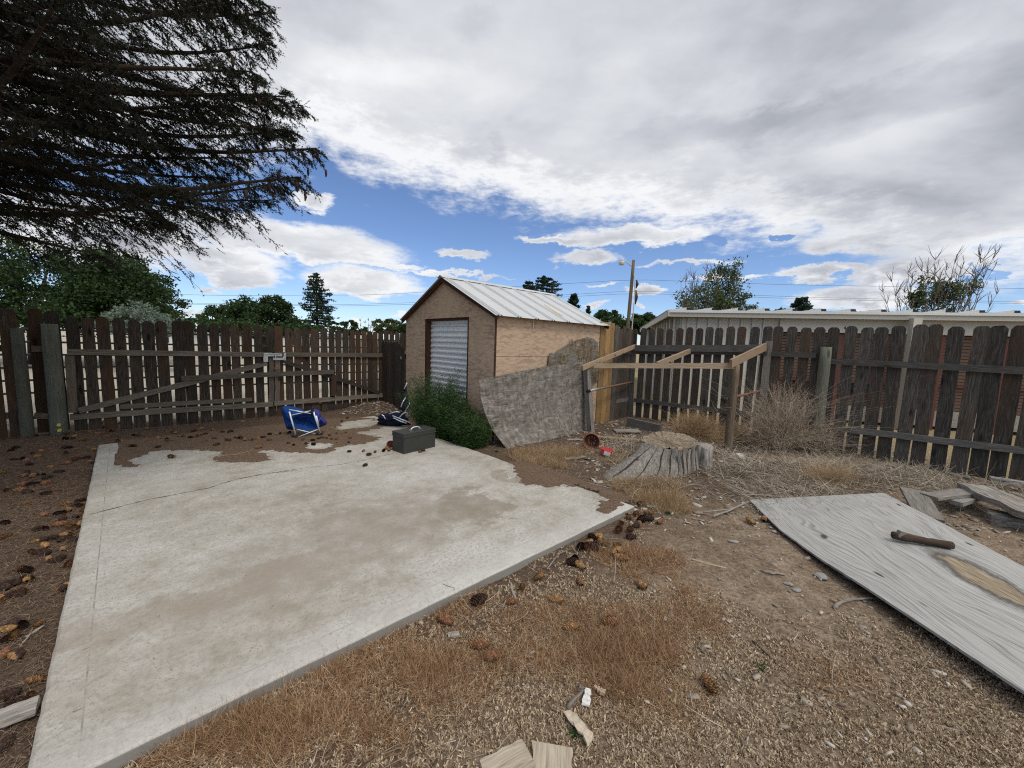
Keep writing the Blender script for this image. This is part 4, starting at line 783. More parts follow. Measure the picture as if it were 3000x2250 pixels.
plank('smooth tan board end at the bottom edge of the photo', ap(1615, 2330, .012), ap(1618, 2185, .012), .165, .015, 'beige', nick=6)
plank('crumbling bark strip in the foreground grass', ap(1662, 2085, .02), ap(1732, 2172, .02), .05, .014, 'beige', nick=2, jit=.005)
plank('ragged white wood flake right of the bark strip', ap(1722, 2020, .02), ap(1716, 2066, .015), .04, .008, 'white', nick=3, jit=.004)
plank('split yellow wood chip beside the white flake', ap(1742, 2012, .025), ap(1772, 2030, .02), .03, .014, 'lumber', nick=7)
plank('thin grey bark chip above the foreground sticks', ap(1692, 2008, .02), ap(1712, 2016, .02), .025, .006, 'greywood', nick=7)
plank('old board half buried in needles at the bottom left', ap(-60, 2130, .05), ap(112, 2065, .05), .085, .03, 'greywood', nick=2)
plank('small square wood chip on the dry grass near the slab', ap(1312, 1862, .01), ap(1346, 1856, .012), .035, .012, 'greywood')
plank('thin straight slat on the bare dirt left of the plywood', ap(2025, 1638, .012), ap(2126, 1665, .012), .022, .008, 'lumber')
# sticks
def stick(lab, pts, r, m='greywood', zb=.012, K=3):
    P = [at(x, y, zb+dz) for x, y, dz in pts]; b = MB(); q = []
    for a, c in zip(P[:-1], P[1:]):
        for k in range(K): q.append(a+(c-a)*k/K+rng.normal(0, r*.25, 3))
    q.append(P[-1]); b.tube(q, [r*(1-.55*i/len(q))*random.uniform(.9, 1.1) for i in range(len(q))], 7)
    mw = frame(q[0], q[-1]-q[0], (0, 0, 1)); o = b.build('stick', m, None, True, mw); return tag(o, lab, 'stick')
stick('curved bleached stick beside the plywood edge', [(2442, 1780, 0), (2465, 1763, .01), (2500, 1757, .01), (2572, 1752, .01)], .011)
stick('forked knobbly twig on the bare dirt', [(2232, 1672, 0), (2262, 1678, .01), (2298, 1684, 0)], .013)
stick('grey stick standing out of the grass near the foreground bark', [(1662, 2078, 0), (1685, 2045, .02), (1708, 2022, .02)], .010)
stick('long thin dark stick across the dirt below the plywood', [(2205, 1878, 0), (2240, 1910, 0), (2284, 1952, 0)], .005, 'bark')
stick('pale stick near the left slab edge among cones', [(15, 1903, 0), (75, 1868, .01), (130, 1832, .02)], .009)
stick('thin stick crossing the pale stick left of the slab', [(40, 1912, 0), (80, 1870, .03), (95, 1843, .03)], .004)
stick('long straight thin stick pointing at the slab from the left', [(-10, 1488, 0), (95, 1482, 0), (200, 1475, 0)], .004)
stick('wind-blown branched twig on the needle drift', [(640, 1335, .06), (690, 1332, .07), (745, 1318, .07)], .005, 'straw')
stick('bent stick on the grass right of the slab edge cones', [(1602, 1668, 0), (1640, 1620, .02), (1675, 1607, .01)], .006)
stick('upright thin stick between cones near the slab', [(1798, 1708, 0), (1803, 1670, .05), (1804, 1630, .09)], .003)
stick('pointed splinter sticking up beside a dark cone', [(1512, 1760, 0), (1500, 1725, .05), (1496, 1706, .08)], .009)
stick('short pale stick by the pointed splinter', [(1470, 1780, 0), (1480, 1765, .02), (1488, 1752, .03)], .006)
stick('long grey stem lying over the straw right of the stump', [(2060, 1500, .02), (2140, 1492, .03), (2190, 1470, .04)], .008)
stick('pale stem arching over the straw below the round post', [(1996, 1372, .03), (2040, 1415, .05), (2100, 1455, .03)], .005)
stick('thin tan stem lying in the straw above the plywood', [(2090, 1512, .02), (2150, 1490, .03), (2196, 1470, .03)], .009)
for i, (x, y, s) in enumerate([(2150, 1588, 14), (2245, 1602, 7), (2268, 1558, 10), (2270, 1655, 9), (2405, 1690, 20), (2335, 1730, 14), (2310, 1712, 12), (2530, 1838, 8), (2370, 1790, 6), (2490, 1695, 14), (1100, 1182, 7)]):
    p = at(x, y, .005); r = s*np.linalg.norm(p-CP)/FPX*.75; b = MB(); ph = random.random()*6
    for a_, zc in ((.9, 0), (1, .35), (.75, .7), (.3, .85)):
        for k in range(9): th = k/9*2*math.pi; rr = r*a_*(1+.22*math.sin(2*th+ph)+.12*math.sin(3*th)); b.v.append((p[0]+rr*math.cos(th), p[1]+rr*.7*math.sin(th), p[2]+r*zc*.5))
    for j in range(3):
        for k in range(9): k2 = (k+1) % 9; b.f.append((j*9+k, j*9+k2, (j+1)*9+k2, (j+1)*9+k))
    b.f.append(tuple(27+k for k in range(9)))
    L_st = ['pale stone near the log end of the dirt patch', 'tiny round pebble right of the pale stone', 'white pebble lying above the forked twig', 'small pale stone by the thin slat', 'dark blue-grey flat stone near the plywood edge', 'pale green-grey stone half sunk in dirt', 'flat pale stone beside the green-grey one', 'small tan stone below the bleached stick', 'tiny grey pebble on the bare dirt', 'broad pinkish stone at the plywood edge', 'white stone on the mound beyond the blue chair']
    tag(b.build('stone', 'stone', None, False, Matrix.Translation([float(q) for q in p])), L_st[i], 'stone', 'loose stones on the dirt')
# ---------------------------------------------------------------- plywood sheet
Lr = [(2195, 1468, .025), (2285, 1556, .03), (2400, 1640, .05), (2530, 1722, .075), (2700, 1835, .09), (3000, 2035, .10), (3330, 2260, .08)]
Rr = [(2590, 1448, .15), (2675, 1494, .16), (2765, 1540, .15), (2880, 1603, .14), (3010, 1672, .12), (3190, 1770, .10), (3480, 1925, .07)]
Lp = [at(*q) for q in Lr]; Rp = [at(*q) for q in Rr]
def resample(P, n):
    P = np.array(P); s = np.concatenate([[0], np.cumsum(np.linalg.norm(np.diff(P, axis=0), axis=1))]); t_ = np.linspace(0, s[-1], n); return np.stack([np.interp(t_, s, P[:, k]) for k in range(3)], 1), t_
la, ta = resample(Lp, 40); ra, tb = resample(Rp, 40); rows = []; uvs = []
for i in range(40):
    row = []
    for j in range(20):
        u = j/19; q = la[i]*(1-u)+ra[i]*u; q[2] += (.02*math.sin(math.pi*u)*math.sin(i/6)+.03*math.sin(math.pi*u))*min(1, i/8); 
        row.append(q); uvs.append((2.6*i/39, 1.3*u))
    rows.append(row)
def proj(p): q = CM.T @ (np.array(p)-CP); return 1500+FPX*q[0]/-q[2], 1125-FPX*q[1]/-q[2]
best = min(((proj(rows[i][j])[0]-2885)**2+(proj(rows[i][j])[1]-1712)**2, i, j) for i in range(40) for j in range(20)); PATCH = (2.6*best[1]/39, 1.3*best[2]/19); print('patch', PATCH)
M['ply'] = mat('bleached_plywood', f_ply, .9, .12)
t = thing('plywood_sheet', 'bleached warped plywood sheet with a worn yellow patch lying on the ground', 'plywood', (Lp[0][0], Lp[0][1], .02)); loft('sheet', t, rows[::-1], .016, 'ply', [uvs[(39-i)*20+j] for i in range(40) for j in range(20)])
def plyz(u, s):  # height of the sheet
    return rows[int(s*39)][int(u*19)]
a = at(2618, 1568, .20); b_ = at(2788, 1598, .185); bb = MB(); q = [a+(b_-a)*k/10+rng.normal(0, .002, 3) for k in range(11)]; bb.tube(q, [.028, .031, .034, .031, .029, .028, .027, .028, .027, .029, .028], 14)
t = tag(bb.build('short_log', 'bark', None, True, frame(a, b_-a, UP)), 'short dark log with split bark lying on the plywood', 'log')
c = a+np.array([.035, -.02, .02]); bb = MB(); bb.box(c, (.05, .03, .05), Matrix.Rotation(.3, 3, 'Y')); bb.build('bark_flake', 'greywood', t)
# ---------------------------------------------------------------- stump
cst = at(1962, 1300, .33)[:2]; HS = .36
stump = thing('tree_stump', 'big silver tree stump with flared cracked roots', 'stump', (*cst, 0)); 
def srad(th, z):
    k = (1-z/HS); r = .36*(1+.10*math.sin(2*th+.5)+.05*math.sin(5*th)); fl = math.exp(-((((th-R(208)+math.pi) % (2*math.pi))-math.pi)/.40)**2)*.66+math.exp(-((((th-R(262)+math.pi) % (2*math.pi))-math.pi)/.35)**2)*.10+math.exp(-((((th-R(350)+math.pi) % (2*math.pi))-math.pi)/.3)**2)*.10
    r += fl*k**1.15+.05*k**2; groove = abs(math.sin(th*6.5+.6*math.sin(3*th)+.8*k)); return r-.055*(1-groove)**5-.012*math.sin(th*23+z*6)*.5
bb = MB(); nt = 150; zs = [-.06, .0, .04, .09, .14, .19, .24, .29, .325, HS]
for z in zs:
    for k in range(nt):
        th = 2*math.pi*k/nt; r = srad(th, max(z, 0)) if z > -.05 else srad(th, 0)+.02
        top = (.06*max(0, math.cos(th-R(75)))+.012*math.sin(7*th)+.008*math.sin(17*th)) if z == HS else 0; bb.v.append((cst[0]+r*math.cos(th), cst[1]+r*math.sin(th), z+top*1.1+random.uniform(-.004, .004)))
for i in range(len(zs)-1):
    for k in range(nt): k2 = (k+1) % nt; bb.f.append((i*nt+k, i*nt+k2, (i+1)*nt+k2, (i+1)*nt+k))
mw = Matrix.Translation((cst[0], cst[1], 0)) @ Matrix.Rotation(R(-90), 4, 'Y'); bb.build('stump_body', 'stump', stump, True, mw)
bb = MB(); base = []
for ri, rr in enumerate((1.0, .8, .55, .3, .08)):
    for k in range(nt):
        th = 2*math.pi*k/nt; r = srad(th, HS)*rr-.004; x, y = cst[0]+r*math.cos(th), cst[1]+r*math.sin(th); bb.v.append((x, y, HS-.004+.06*max(0, math.cos(th-R(75)))*rr**4*1.1-(.02*(1-rr))+random.uniform(-.005, .005)))
for i in range(4):
    for k in range(nt): k2 = (k+1) % nt; bb.f.append((i*nt+k, i*nt+k2, (i+1)*nt+k2, (i+1)*nt+k))
bb.f.append(tuple(4*nt+k for k in range(nt))); bb.build('cut_top', 'rot', stump)
for th, w_ in ((R(214), .03), (R(226), .016), (R(238), .03), (R(252), .022), (R(266), .014), (R(276), .026), (R(288), .014), (R(299), .03), (R(312), .018)):
    bb = MB(); pts_l = []; pts_r = []
    for i in range(9):
        z = .03+(HS-.04)*i/8; t2 = th+.015*math.sin(i*.9)-.06*(1-i/8); r = srad(t2, z)+.004; ww = w_*(.3+.7*math.sin(math.pi*min(1, (i+1)/8)))
        pts_l.append((cst[0]+r*math.cos(t2)+ww/2*math.sin(t2), cst[1]+r*math.sin(t2)-ww/2*math.cos(t2), z)); pts_r.append((cst[0]+r*math.cos(t2)-ww/2*math.sin(t2), cst[1]+r*math.sin(t2)+ww/2*math.cos(t2), z))
    for i in range(8): bb.quad(pts_l[i], pts_l[i+1], pts_r[i+1], pts_r[i])
    bb.build('crack', 'crack', stump)
bb = MB(); c2 = cst+np.array([.42, -.06]); n = 40
for z, k_ in ((-.05, 1.25), (.06, 1.1), (.2, 1.0), (.33, .97), (.35, .85)):
    for k in range(n): th = 2*math.pi*k/n; r = .13*k_*(1+.12*math.sin(3*th)+.05*math.sin(9*th)); bb.v.append((c2[0]+r*math.cos(th), c2[1]+r*1.2*math.sin(th), z))
for i in range(4):
    for k in range(n): k2 = (k+1) % n; bb.f.append((i*n+k, i*n+k2, (i+1)*n+k2, (i+1)*n+k))
bb.f.append(tuple(4*n+k for k in range(n))); bb.build('side_lobe', 'stump', stump, True, mw)
P = rng.uniform(-.28, .28, (260, 2))+cst; z_ = np.full(260, HS+.004); a_ = rng.uniform(0, 6.3, 260); dd = np.stack([np.cos(a_), np.sin(a_), rng.uniform(0, .15, 260)], 1)
V, F = strandgeo(curl(np.stack([P[:, 0], P[:, 1], z_], 1), dd, rng.uniform(.05, .18, 260), rng.uniform(0, .5, 260), 4), rng.uniform(.002, .004, 260)); tag(rawmesh('straw_on_stump', V, F, 'straw'), 'loose straw lying on the cut top of the stump', 'straw', kind='stuff')
tag(board('wood_scrap', None, at(1984, 1313, HS+.02), at(1997, 1313, HS+.02), .04, .03, np.array([0, 1, 0]), 'lumber'), 'small cut block of wood lying on top of the stump', 'block')
# ---------------------------------------------------------------- toolbox, tray, chairs, pot, scoop
a = at(1183, 1331, SZ); b_ = at(1275, 1309, SZ); dx = (b_-a); Wt = np.linalg.norm(dx); dx /= Wt; dy = np.array([-dx[1], dx[0], 0]); Dt = .26; Ht = .285
TB = Matrix.Translation(Vector(a)) @ Matrix.Rotation(math.atan2(dx[1], dx[0]), 4, 'Z')
tb = thing('toolbox', 'grey steel toolbox with a lid and carry handle on the slab', 'toolbox', a)
def tbox(name, c, size, m, par=tb, bev=.004):
    b = MB(); b.box((0, 0, 0), size); o = b.build(name, m, None); bpy.data.objects[o.name].parent = par; mw = TB @ Matrix.Translation(c); o.matrix_basis = WM[par].inverted() @ mw; WM[o] = mw
    if bev: md = o.modifiers.new('Bevel', 'BEVEL'); md.width = bev; md.segments = 2
    return o
tbox('body', (Wt/2, Dt/2, Ht*.39), (Wt, Dt, Ht*.78), 'boxgrey'); lid = tbox('lid', (Wt/2, Dt/2, Ht*.89), (Wt+.012, Dt+.012, Ht*.20), 'boxgrey', bev=.008); tbox('lid_lip', (Wt/2, Dt/2, Ht*.795), (Wt+.02, Dt+.02, .012), 'boxgrey', bev=.003)
b = MB(); hp = [(Wt*.36, .0), (Wt*.37, .018), (Wt*.44, .034), (Wt*.56, .034), (Wt*.63, .018), (Wt*.64, .0)]; b.tube([TB @ Vector((x, Dt*.42, Ht+z)) for x, z in hp], .008, 8); b.build('handle', 'alu', tb, True)
b = MB(); [b.box(TB @ Vector((x, Dt*.42, Ht+.001)), (.035, .03, .006)) for x in (Wt*.35, Wt*.65)]; b.build('handle_mount', 'steel', tb)
c = at(1143, 1311, SZ); t = thing('drawer_tray', 'small dark red open tray beside the grey toolbox', 'tray', c); b = MB()
mwt = Matrix.Translation(Vector(c)) @ Matrix.Rotation(.1, 4, 'Z')
for cc, sz in (((.04, .06, .006), (.17, .14, .008)), ((.04, -.01, .035), (.17, .008, .06)), ((.04, .13, .035), (.17, .008, .06)), ((-.045, .06, .035), (.008, .14, .06))): b.box(mwt @ Vector(cc), sz, Matrix.Rotation(.1, 3, 'Z'))
b.build('tray', 'darkred', t)
# blue chair
f1 = at(868, 1280, SZ+.01); f2 = at(939, 1274, SZ+.01); ca = math.atan2((f2-f1)[1], (f2-f1)[0]); cdir = (f2-f1)/np.linalg.norm(f2-f1); cn = np.array([-cdir[1], cdir[0], 0])
def cp(zx, zy, off=0.0): return onv(800+zx/4.424, 1130+zy/4.424, f1[:2]+cn[:2]*off, ca)
chair = thing('camp_chair', 'blue folding camp chair tipped forward with white tube legs', 'chair', f1)
for (p0, p1) in (((210, 335), (298, 655)), ((515, 310), (618, 632)), ((560, 390), (592, 520))): b = MB(); b.tube([cp(*p0), cp(*p1)], .0115, 10); b.build('leg', 'alu', chair, True)
for (p0, p1, o) in (((205, 308), (490, 362), .02), ((228, 385), (500, 322), .035), ((308, 565), (545, 622), .03), ((325, 665), (592, 562), .015)): b = MB(); b.tube([cp(*p0, o), cp(*p1, o)], .008, 8); b.build('cross_tube', 'alu', chair, True)
for q in ((290, 655), (612, 632)): b = MB(); p = cp(*q); b.tube([p-cdir*.045, p-cdir*.02+UP*.012, p+cdir*.03], [.02, .028, .018], 10); b.build('foot', 'black', chair, True)
b = MB(); p = cp(510, 300); b.tube([p-UP*.05, p+UP*.02], .022, 8); b.build('hinge', 'black', chair)
def fabric(name, par, outline, off, bulge, m, fold=.02, seed=1):
    n = 14; c = np.mean([cp(*q, off) for q in outline], axis=0); P = [cp(*q, off) for q in outline]; D_ = []
    for a_, e_ in zip(P, P[1:]+P[:1]): D_ += [a_+(e_-a_)*k/4 for k in range(4)]
    nn = len(D_); b = MB(); K = 7
    for s in range(K):
        f = s/(K-1)
        for i, q in enumerate(D_): w_ = c+(q-c)*(1-f*.97); b.v.append(tuple(w_+cn*(bulge*math.sin(f*math.pi/2)+fold*math.sin(i*.55+seed+4*f)*(1-f)*f*4)+UP*fold*.5*math.sin(i*1.3+seed*2)*(f*(1-f))*4))
    for s in range(K-1):
        for i in range(nn): k2 = (i+1) % nn; b.f.append((s*nn+i, s*nn+k2, (s+1)*nn+k2, (s+1)*nn+i))
    o = b.build(name, m, par, True); md = o.modifiers.new('Solidify', 'SOLIDIFY'); md.thickness = .004; return o
fabric('seat_fabric', chair, [(215, 400), (330, 380), (500, 330), (560, 420), (600, 500), (580, 560), (430, 590), (320, 570), (250, 500)], .06, .16, 'blue', .035, 1)
fabric('back_fabric', chair, [(112, 275), (200, 262), (330, 290), (400, 318), (380, 350), (230, 390), (225, 470), (300, 575), (240, 572), (180, 560), (150, 470), (118, 360)], .16, -.10, 'blue', .04, 3)
fabric('back_fabric', chair, [(480, 300), (520, 295), (590, 320), (625, 395), (700, 475), (690, 500), (640, 525), (590, 540), (560, 430), (520, 350)], .12, -.10, 'violet', .035, 5)
fabric('arm_fabric', chair, [(400, 318), (440, 335), (490, 322), (560, 420), (480, 400), (300, 400), (250, 390)], .12, .05, 'violet', .02, 7)
# half-buried metal tub behind the blue chair
p = at(904, 1202, .04)+np.array([0, .35, 0]); t = thing('metal_tub', 'half buried rusty metal tub behind the blue chair', 'tub', (p[0], p[1], 0)); b = MB(); n = 36
for r, z in ((.26, -.05), (.265, .10), (.275, .135), (.285, .14), (.27, .15), (.255, .135), (.25, .02)):
    for k in range(n): th = 2*math.pi*k/n; b.v.append((p[0]+r*math.cos(th), p[1]+r*math.sin(th), z+.03))
for j in range(6):
    for k in range(n): k2 = (k+1) % n; b.f.append((j*n+k, j*n+k2, (j+1)*n+k2, (j+1)*n+k))
b.f.append(tuple(6*n+k for k in range(n))); b.build('tub', 'rust', t, True)
# collapsed navy chair
cc = at(1150, 1246, SZ); t = thing('folded_chair', 'collapsed navy camp chair lying flat by the green weeds', 'chair', cc)
def lump(name, par, outline, d0, m, h=.1, seed=0):
    P = [atd(x, y, d0) for x, y in outline]; c = np.mean(P, axis=0); D_ = []
    for a_, e_ in zip(P, P[1:]+P[:1]): D_ += [a_+(e_-a_)*k/4 for k in range(4)]
    nn = len(D_); b = MB()
    for s in range(9):
        f = s/8*math.pi; k_ = max(.02, math.sin(f)); dd = -math.cos(f)*h
        for i, q in enumerate(D_): w_ = c+(q-c)*k_*(1+.08*math.sin(i*1.7+s+seed)); b.v.append((w_[0], w_[1]+dd+.02*math.sin(i*.9+s*1.3+seed), max(w_[2], SZ+.004)))
    for s in range(8):
        for i in range(nn): k2 = (i+1) % nn; b.f.append((s*nn+i, s*nn+k2, (s+1)*nn+k2, (s+1)*nn+i))
    return b.build(name, m, par, True)
d0 = cc[1]-.02
lump('seat_fabric', t, [(1107, 1225), (1112, 1214), (1135, 1209), (1165, 1205), (1183, 1212), (1195, 1228), (1200, 1244), (1160, 1249), (1120, 1246), (1106, 1238)], d0, 'navy', .12, 1)
b = MB(); 
for pts in ([(1118, 1215), (1124, 1218), (1129, 1228)], [(1150, 1218), (1175, 1228), (1203, 1238)], [(1152, 1224), (1175, 1235), (1192, 1240)], [(1168, 1226), (1178, 1214), (1188, 1208), (1194, 1212)], [(1140, 1212), (1160, 1206), (1172, 1208)], [(1172, 1228), (1196, 1236), (1208, 1243)]):
    b2 = MB(); b2.tube([atd(x, y, d0-.15) for x, y in pts], .010, 8); b2.build('frame_tube', 'alu', t, True)
# leaning lounger
def lg(zx, zy, d): return atd(1020+zx/5.183, 950+zy/5.183, d)
fb = at(1182, 1212, SZ); dpt = fb[1]; t = thing('folded_lounger', 'black folded lounger with white tube frame leaning by the weeds', 'lounger', (fb[0], fb[1], SZ))
rows = []; uvs = []
Lf = [(1005, 655), (925, 700), (895, 800), (860, 940), (835, 1080), (815, 1200), (800, 1290)]; Rf = [(1060, 655), (1090, 690), (1060, 830), (1010, 950), (975, 1080), (945, 1200), (880, 1310)]
for i, (a_, c_) in enumerate(zip(Lf, Rf)):
    dd = dpt+.35*(1-i/6); A_ = lg(*a_, dd); C2 = lg(*c_, dd+.05); rows.append([A_*(1-u)+C2*u+np.array([0, .03*math.sin(math.pi*u), 0]) for u in np.linspace(0, 1, 7)]); uvs += [(u, i/6) for u in np.linspace(0, 1, 7)]
loft('sling', t, rows, .03, 'navy', uvs)
for pts in ([(1020, 670), (935, 815)], [(903, 870), (852, 985)], [(875, 1110), (825, 1190), (802, 1260)], [(1055, 780), (1015, 860)], [(990, 915), (955, 985)], [(945, 1170), (925, 1225), (858, 1340)]):
    b2 = MB(); b2.tube([lg(x, y, dpt+.35*(1-(y-655)/640)-.05) for x, y in pts], .013, 8); b2.build('frame_tube', 'alu', t, True)
# nursery pot on its side
pc = at(1733, 1322, .0); ax = np.array([-.25, -1, .12]); ax /= np.linalg.norm(ax); u1 = np.cross(ax, UP); u1 /= np.linalg.norm(u1); u2 = np.cross(u1, ax); pc = pc+UP*.135+np.array([0, .05, 0])
pot = thing('plant_pot', 'brown plastic nursery pot lying on its side left of the stump', 'pot', (pc[0], pc[1], 0)); b = MB(); n = 32; prof = [(.0, .105), (.0, .128), (.022, .134), (.024, .122), (.20, .10), (.205, .09), (.195, .088), (.03, .112), (.0, .117)]
prof = [(-.0, .128), (.025, .132), (.028, .122), (.20, .098), (.205, .0), (.195, .0), (.19, .09), (.03, .114), (0, .12)]
for s, r in prof:
    for k in range(n): th = 2*math.pi*k/n; q = pc-ax*s+(u1*math.cos(th)+u2*math.sin(th))*max(r, .001); b.v.append(tuple(q))
for j in range(len(prof)): 
    j2 = (j+1) % len(prof)
    for k in range(n): k2 = (k+1) % n; b.f.append((j*n+k, j*n+k2, j2*n+k2, j2*n+k))
b.build('pot_body', 'terra', pot, True)
b = MB()
for k in range(8):
    th = 2*math.pi*k/8; q = pc-ax*.188+(u1*math.cos(th)+u2*math.sin(th))*.055; b.tube([q, q+ax*.003], .010, 8)
b.build('drain_hole', 'lampg', pot)
p = at(1776, 1333, .02); t = thing('plastic_scoop', 'red plastic scoop with a white label beside the brown pot', 'scoop', p); Rr2 = Matrix.Rotation(R(-22), 3, 'Z') @ Matrix.Rotation(R(12), 3, 'Y'); b = MB(); b.box(Vector(p)+Vector((0, 0, .05)), (.15, .12, .085), Rr2, 1.12); o = b.build('cup', 'red', t); md = o.modifiers.new('Bevel', 'BEVEL'); md.width = .008
b = MB(); b.box(Vector(p)+Rr2 @ Vector((.012, -.0665, .042)), (.095, .004, .06), Rr2); b.build('label', 'white', t)
# ---------------------------------------------------------------- green weeds against the shed
def weed(lab, ctr, rad, ht, nst, grp):
    t = thing('weed_bush', lab, 'weed', (ctr[0], ctr[1], 0), grp); S = []; Lf = []
    r = rad*np.sqrt(rng.random(nst)); a = rng.uniform(0, 6.283, nst); base = np.stack([ctr[0]+r*.55*np.cos(a), ctr[1]+r*.4*np.sin(a), np.zeros(nst)+.02], 1)
    d = np.stack([np.cos(a)*r/rad*.55, np.sin(a)*r/rad*.45, np.full(nst, 1.0)], 1)+rng.normal(0, .12, (nst, 3)); L = ht*(1.05-.45*(r/rad)**2)*rng.uniform(.6, 1.0, nst)
    P = curl(base, d, L, rng.uniform(0, .22, nst), 6); S.append(strandgeo(P, np.full(nst, .005)))
    for rep in range(3):
        m_ = 90; tt = rng.uniform(.06, 1.0, (nst, m_)); k = tt*5; k0 = np.minimum(k.astype(int), 4); fr = (k-k0)[..., None]; q = P[np.arange(nst)[:, None], k0]*(1-fr)+P[np.arange(nst)[:, None], k0+1]*fr
        q = q.reshape(-1, 3)+rng.normal(0, .028, (nst*m_, 3)); aa = rng.uniform(0, 6.283, len(q)); dd = np.stack([np.cos(aa), np.sin(aa), rng.uniform(-.2, 1.1, len(q))], 1)
        Lf.append(strandgeo(curl(q, dd, rng.uniform(.02, .06, len(q)), rng.uniform(0, .7, len(q)), 3, up=-.3), rng.uniform(.004, .0085, len(q)), [.5, 1, .2]))
    V, F = join(S); rawmesh('stems', V, F, 'weed', t); V, F = join(Lf); rawmesh('leaves', V, F, 'weed', t)
weed('tall bushy green weed against the shed door', at(1276, 1285, .0)+np.array([0, .15, 0]), .43, 1.16, 130, 'green weeds by the shed')
weed('low bushy green weed at the slab edge by the grey sheet', at(1378, 1312, .0), .30, .62, 90, 'green weeds by the shed')
weed('medium green weed between the toolbox and the shed door', at(1310, 1290, .0), .34, .85, 80, 'green weeds by the shed')
for lab, x, y in (('tiny green seedling on the ground cover below the plywood', 2232, 1965), ('tiny green sprig on the dirt below the stump', 1957, 1505), ('tiny green sprig at the bottom between pale tufts', 1680, 2150), ('green grass sprig at the slab edge below the low weed', 1455, 1325)):
    p = at(x, y); t = thing('green_sprig', lab, 'weed', (p[0], p[1], 0)); n = 60; a = rng.uniform(0, 6.283, n); dd = np.stack([np.cos(a), np.sin(a), rng.uniform(.2, 1.4, n)], 1)
    V, F = strandgeo(curl(np.tile(p+np.array([0, 0, .003]), (n, 1))+rng.normal(0, .012, (n, 3))*(1, 1, 0), dd, rng.uniform(.015, .045, n), rng.uniform(0, .5, n), 3), rng.uniform(.003, .006, n), [.7, 1, .2]); rawmesh('leaves', V, F, 'weed', t)
# ---------------------------------------------------------------- tumbleweeds
def tumble(name, lab, ctr, rx, ry, rz_, n, m, wd=(.0015, .004), curlk=.9, dens=1):
    t = thing(name, lab, 'dead weed', (ctr[0], ctr[1], 0)); a = rng.uniform(0, 6.283, n); r = rng.random(n)**.6*.35; base = np.stack([ctr[0]+rx*r*np.cos(a), ctr[1]+ry*r*np.sin(a), np.full(n, .03)+rng.random(n)*rz_*.2], 1)
    el_ = rng.uniform(.02, 1.45, n); a2 = a+rng.normal(0, .7, n); tip = np.stack([ctr[0]+rx*np.cos(el_)*np.cos(a2), ctr[1]+ry*np.cos(el_)*np.sin(a2), .03+rz_*np.sin(el_)*rng.uniform(.8, 1.05, n)], 1); d = tip-base; L = np.linalg.norm(d, axis=1)
    P = curl(base, d, L, rng.uniform(0, curlk, n), 8)+rng.normal(0, .008, (n, 8, 3)); P[..., 2] = np.maximum(P[..., 2], .015); gs = [strandgeo(P, rng.uniform(*wd, n), np.linspace(1, .35, 8))]
    for rep in range(4):
        k = rng.integers(2, 7, n); q = P[np.arange(n), k]; d2 = (P[np.arange(n), k+1]-P[np.arange(n), k-1]); d2 = d2/np.linalg.norm(d2, axis=1)[:, None]+rng.normal(0, .55, (n, 3)); gs.append(strandgeo(np.maximum(curl(q, d2, rng.uniform(.06, .26, n)*dens, rng.uniform(0, 1.0, n), 5), [-99, -99, .01]), rng.uniform(wd[0]*.7, wd[1]*.6, n)))
    V, F = join(gs); rawmesh('twigs', V, F, m, t); return t
p = at(2300, 1325); tumble('tumbleweed', 'huge grey tumbleweed tangled round the square and green-grey posts', (p[0]+.0, p[1]+.12), .86, .42, 1.12, 850, 'tumble', (.0025, .0055), 1.3)
p = at(2400, 1330); tumble('tumbleweed', 'grey tumbleweed spilling right of the green-grey post', (p[0]+.05, p[1]+.0), .50, .25, .60, 300, 'tumble', (.0025, .005), 1.3)
p = at(2062, 1300); tumble('tumbleweed', 'straw-coloured round tumbleweed left of the knotty post', (p[0]-.05, p[1]+.25), .50, .38, .40, 1500, 'tumbletan', (.002, .0045), 1.2)
p = at(2440, 1435); tumble('grass_clump', 'fine tan dry grass clump between straw and plywood', (p[0], p[1]+.1), .36, .2, .16, 700, 'tumbletan', (.0012, .003), 1.0)
p = at(2180, 1310); tumble('tumbleweed', 'low tan tumbleweed right of the knotty round post', (p[0]+.1, p[1]+.3), .45, .3, .30, 600, 'tumbletan')
# ---------------------------------------------------------------- spruce cones (one of each kind, then copies)
def conemesh(name, openk, L=.072, r=.018):
    v = []; f = []; n = 10; rings = 9
    for i in range(rings):
        s = i/(rings-1); rr = r*.8*(math.sin(math.pi*min(1, .08+.92*s)))**.6+.002
        for k in range(n): th = 2*math.pi*k/n; v.append((L*(s-.5), rr*math.cos(th), rr*math.sin(th)))
    for i in range(rings-1):
        for k in range(n): k2 = (k+1) % n; f.append((i*n+k, i*n+k2, (i+1)*n+k2, (i+1)*n+k))
    ns = 110
    for i in range(ns):
        s = (i+.5)/ns; th = i*2.39996; rr = r*(math.sin(math.pi*min(1, .10+.88*s)))**.55; c, sn = math.cos(th), math.sin(th); out = openk; w_ = .0075*(.5+rr/r*.6)
        def P(x, rad, off): return (x, rad*c-off*sn, rad*sn+off*c)
        x0 = L*(s-.5); b = len(v); v += [P(x0-.004, rr*.75, -w_*.5), P(x0-.004, rr*.75, w_*.5), P(x0+.008, rr+out*.8, w_*.62), P(x0+.013, rr+out, 0), P(x0+.008, rr+out*.8, -w_*.62)]; f.append((b, b+1, b+2, b+3, b+4))
    me = bpy.data.meshes.new(name); me.from_pydata(v, [], f); me.update(); return me
CMESH = {'tan': conemesh('tan_cone', .002), 'dark': conemesh('dark_cone', .008), 'orange': conemesh('orange_cone', .004)}
for k, me in CMESH.items(): me.materials.append(M['cone_'+k])
zc = lambda s, ox, oy, L: [(ox+x/s, oy+y/s) for x, y in L]
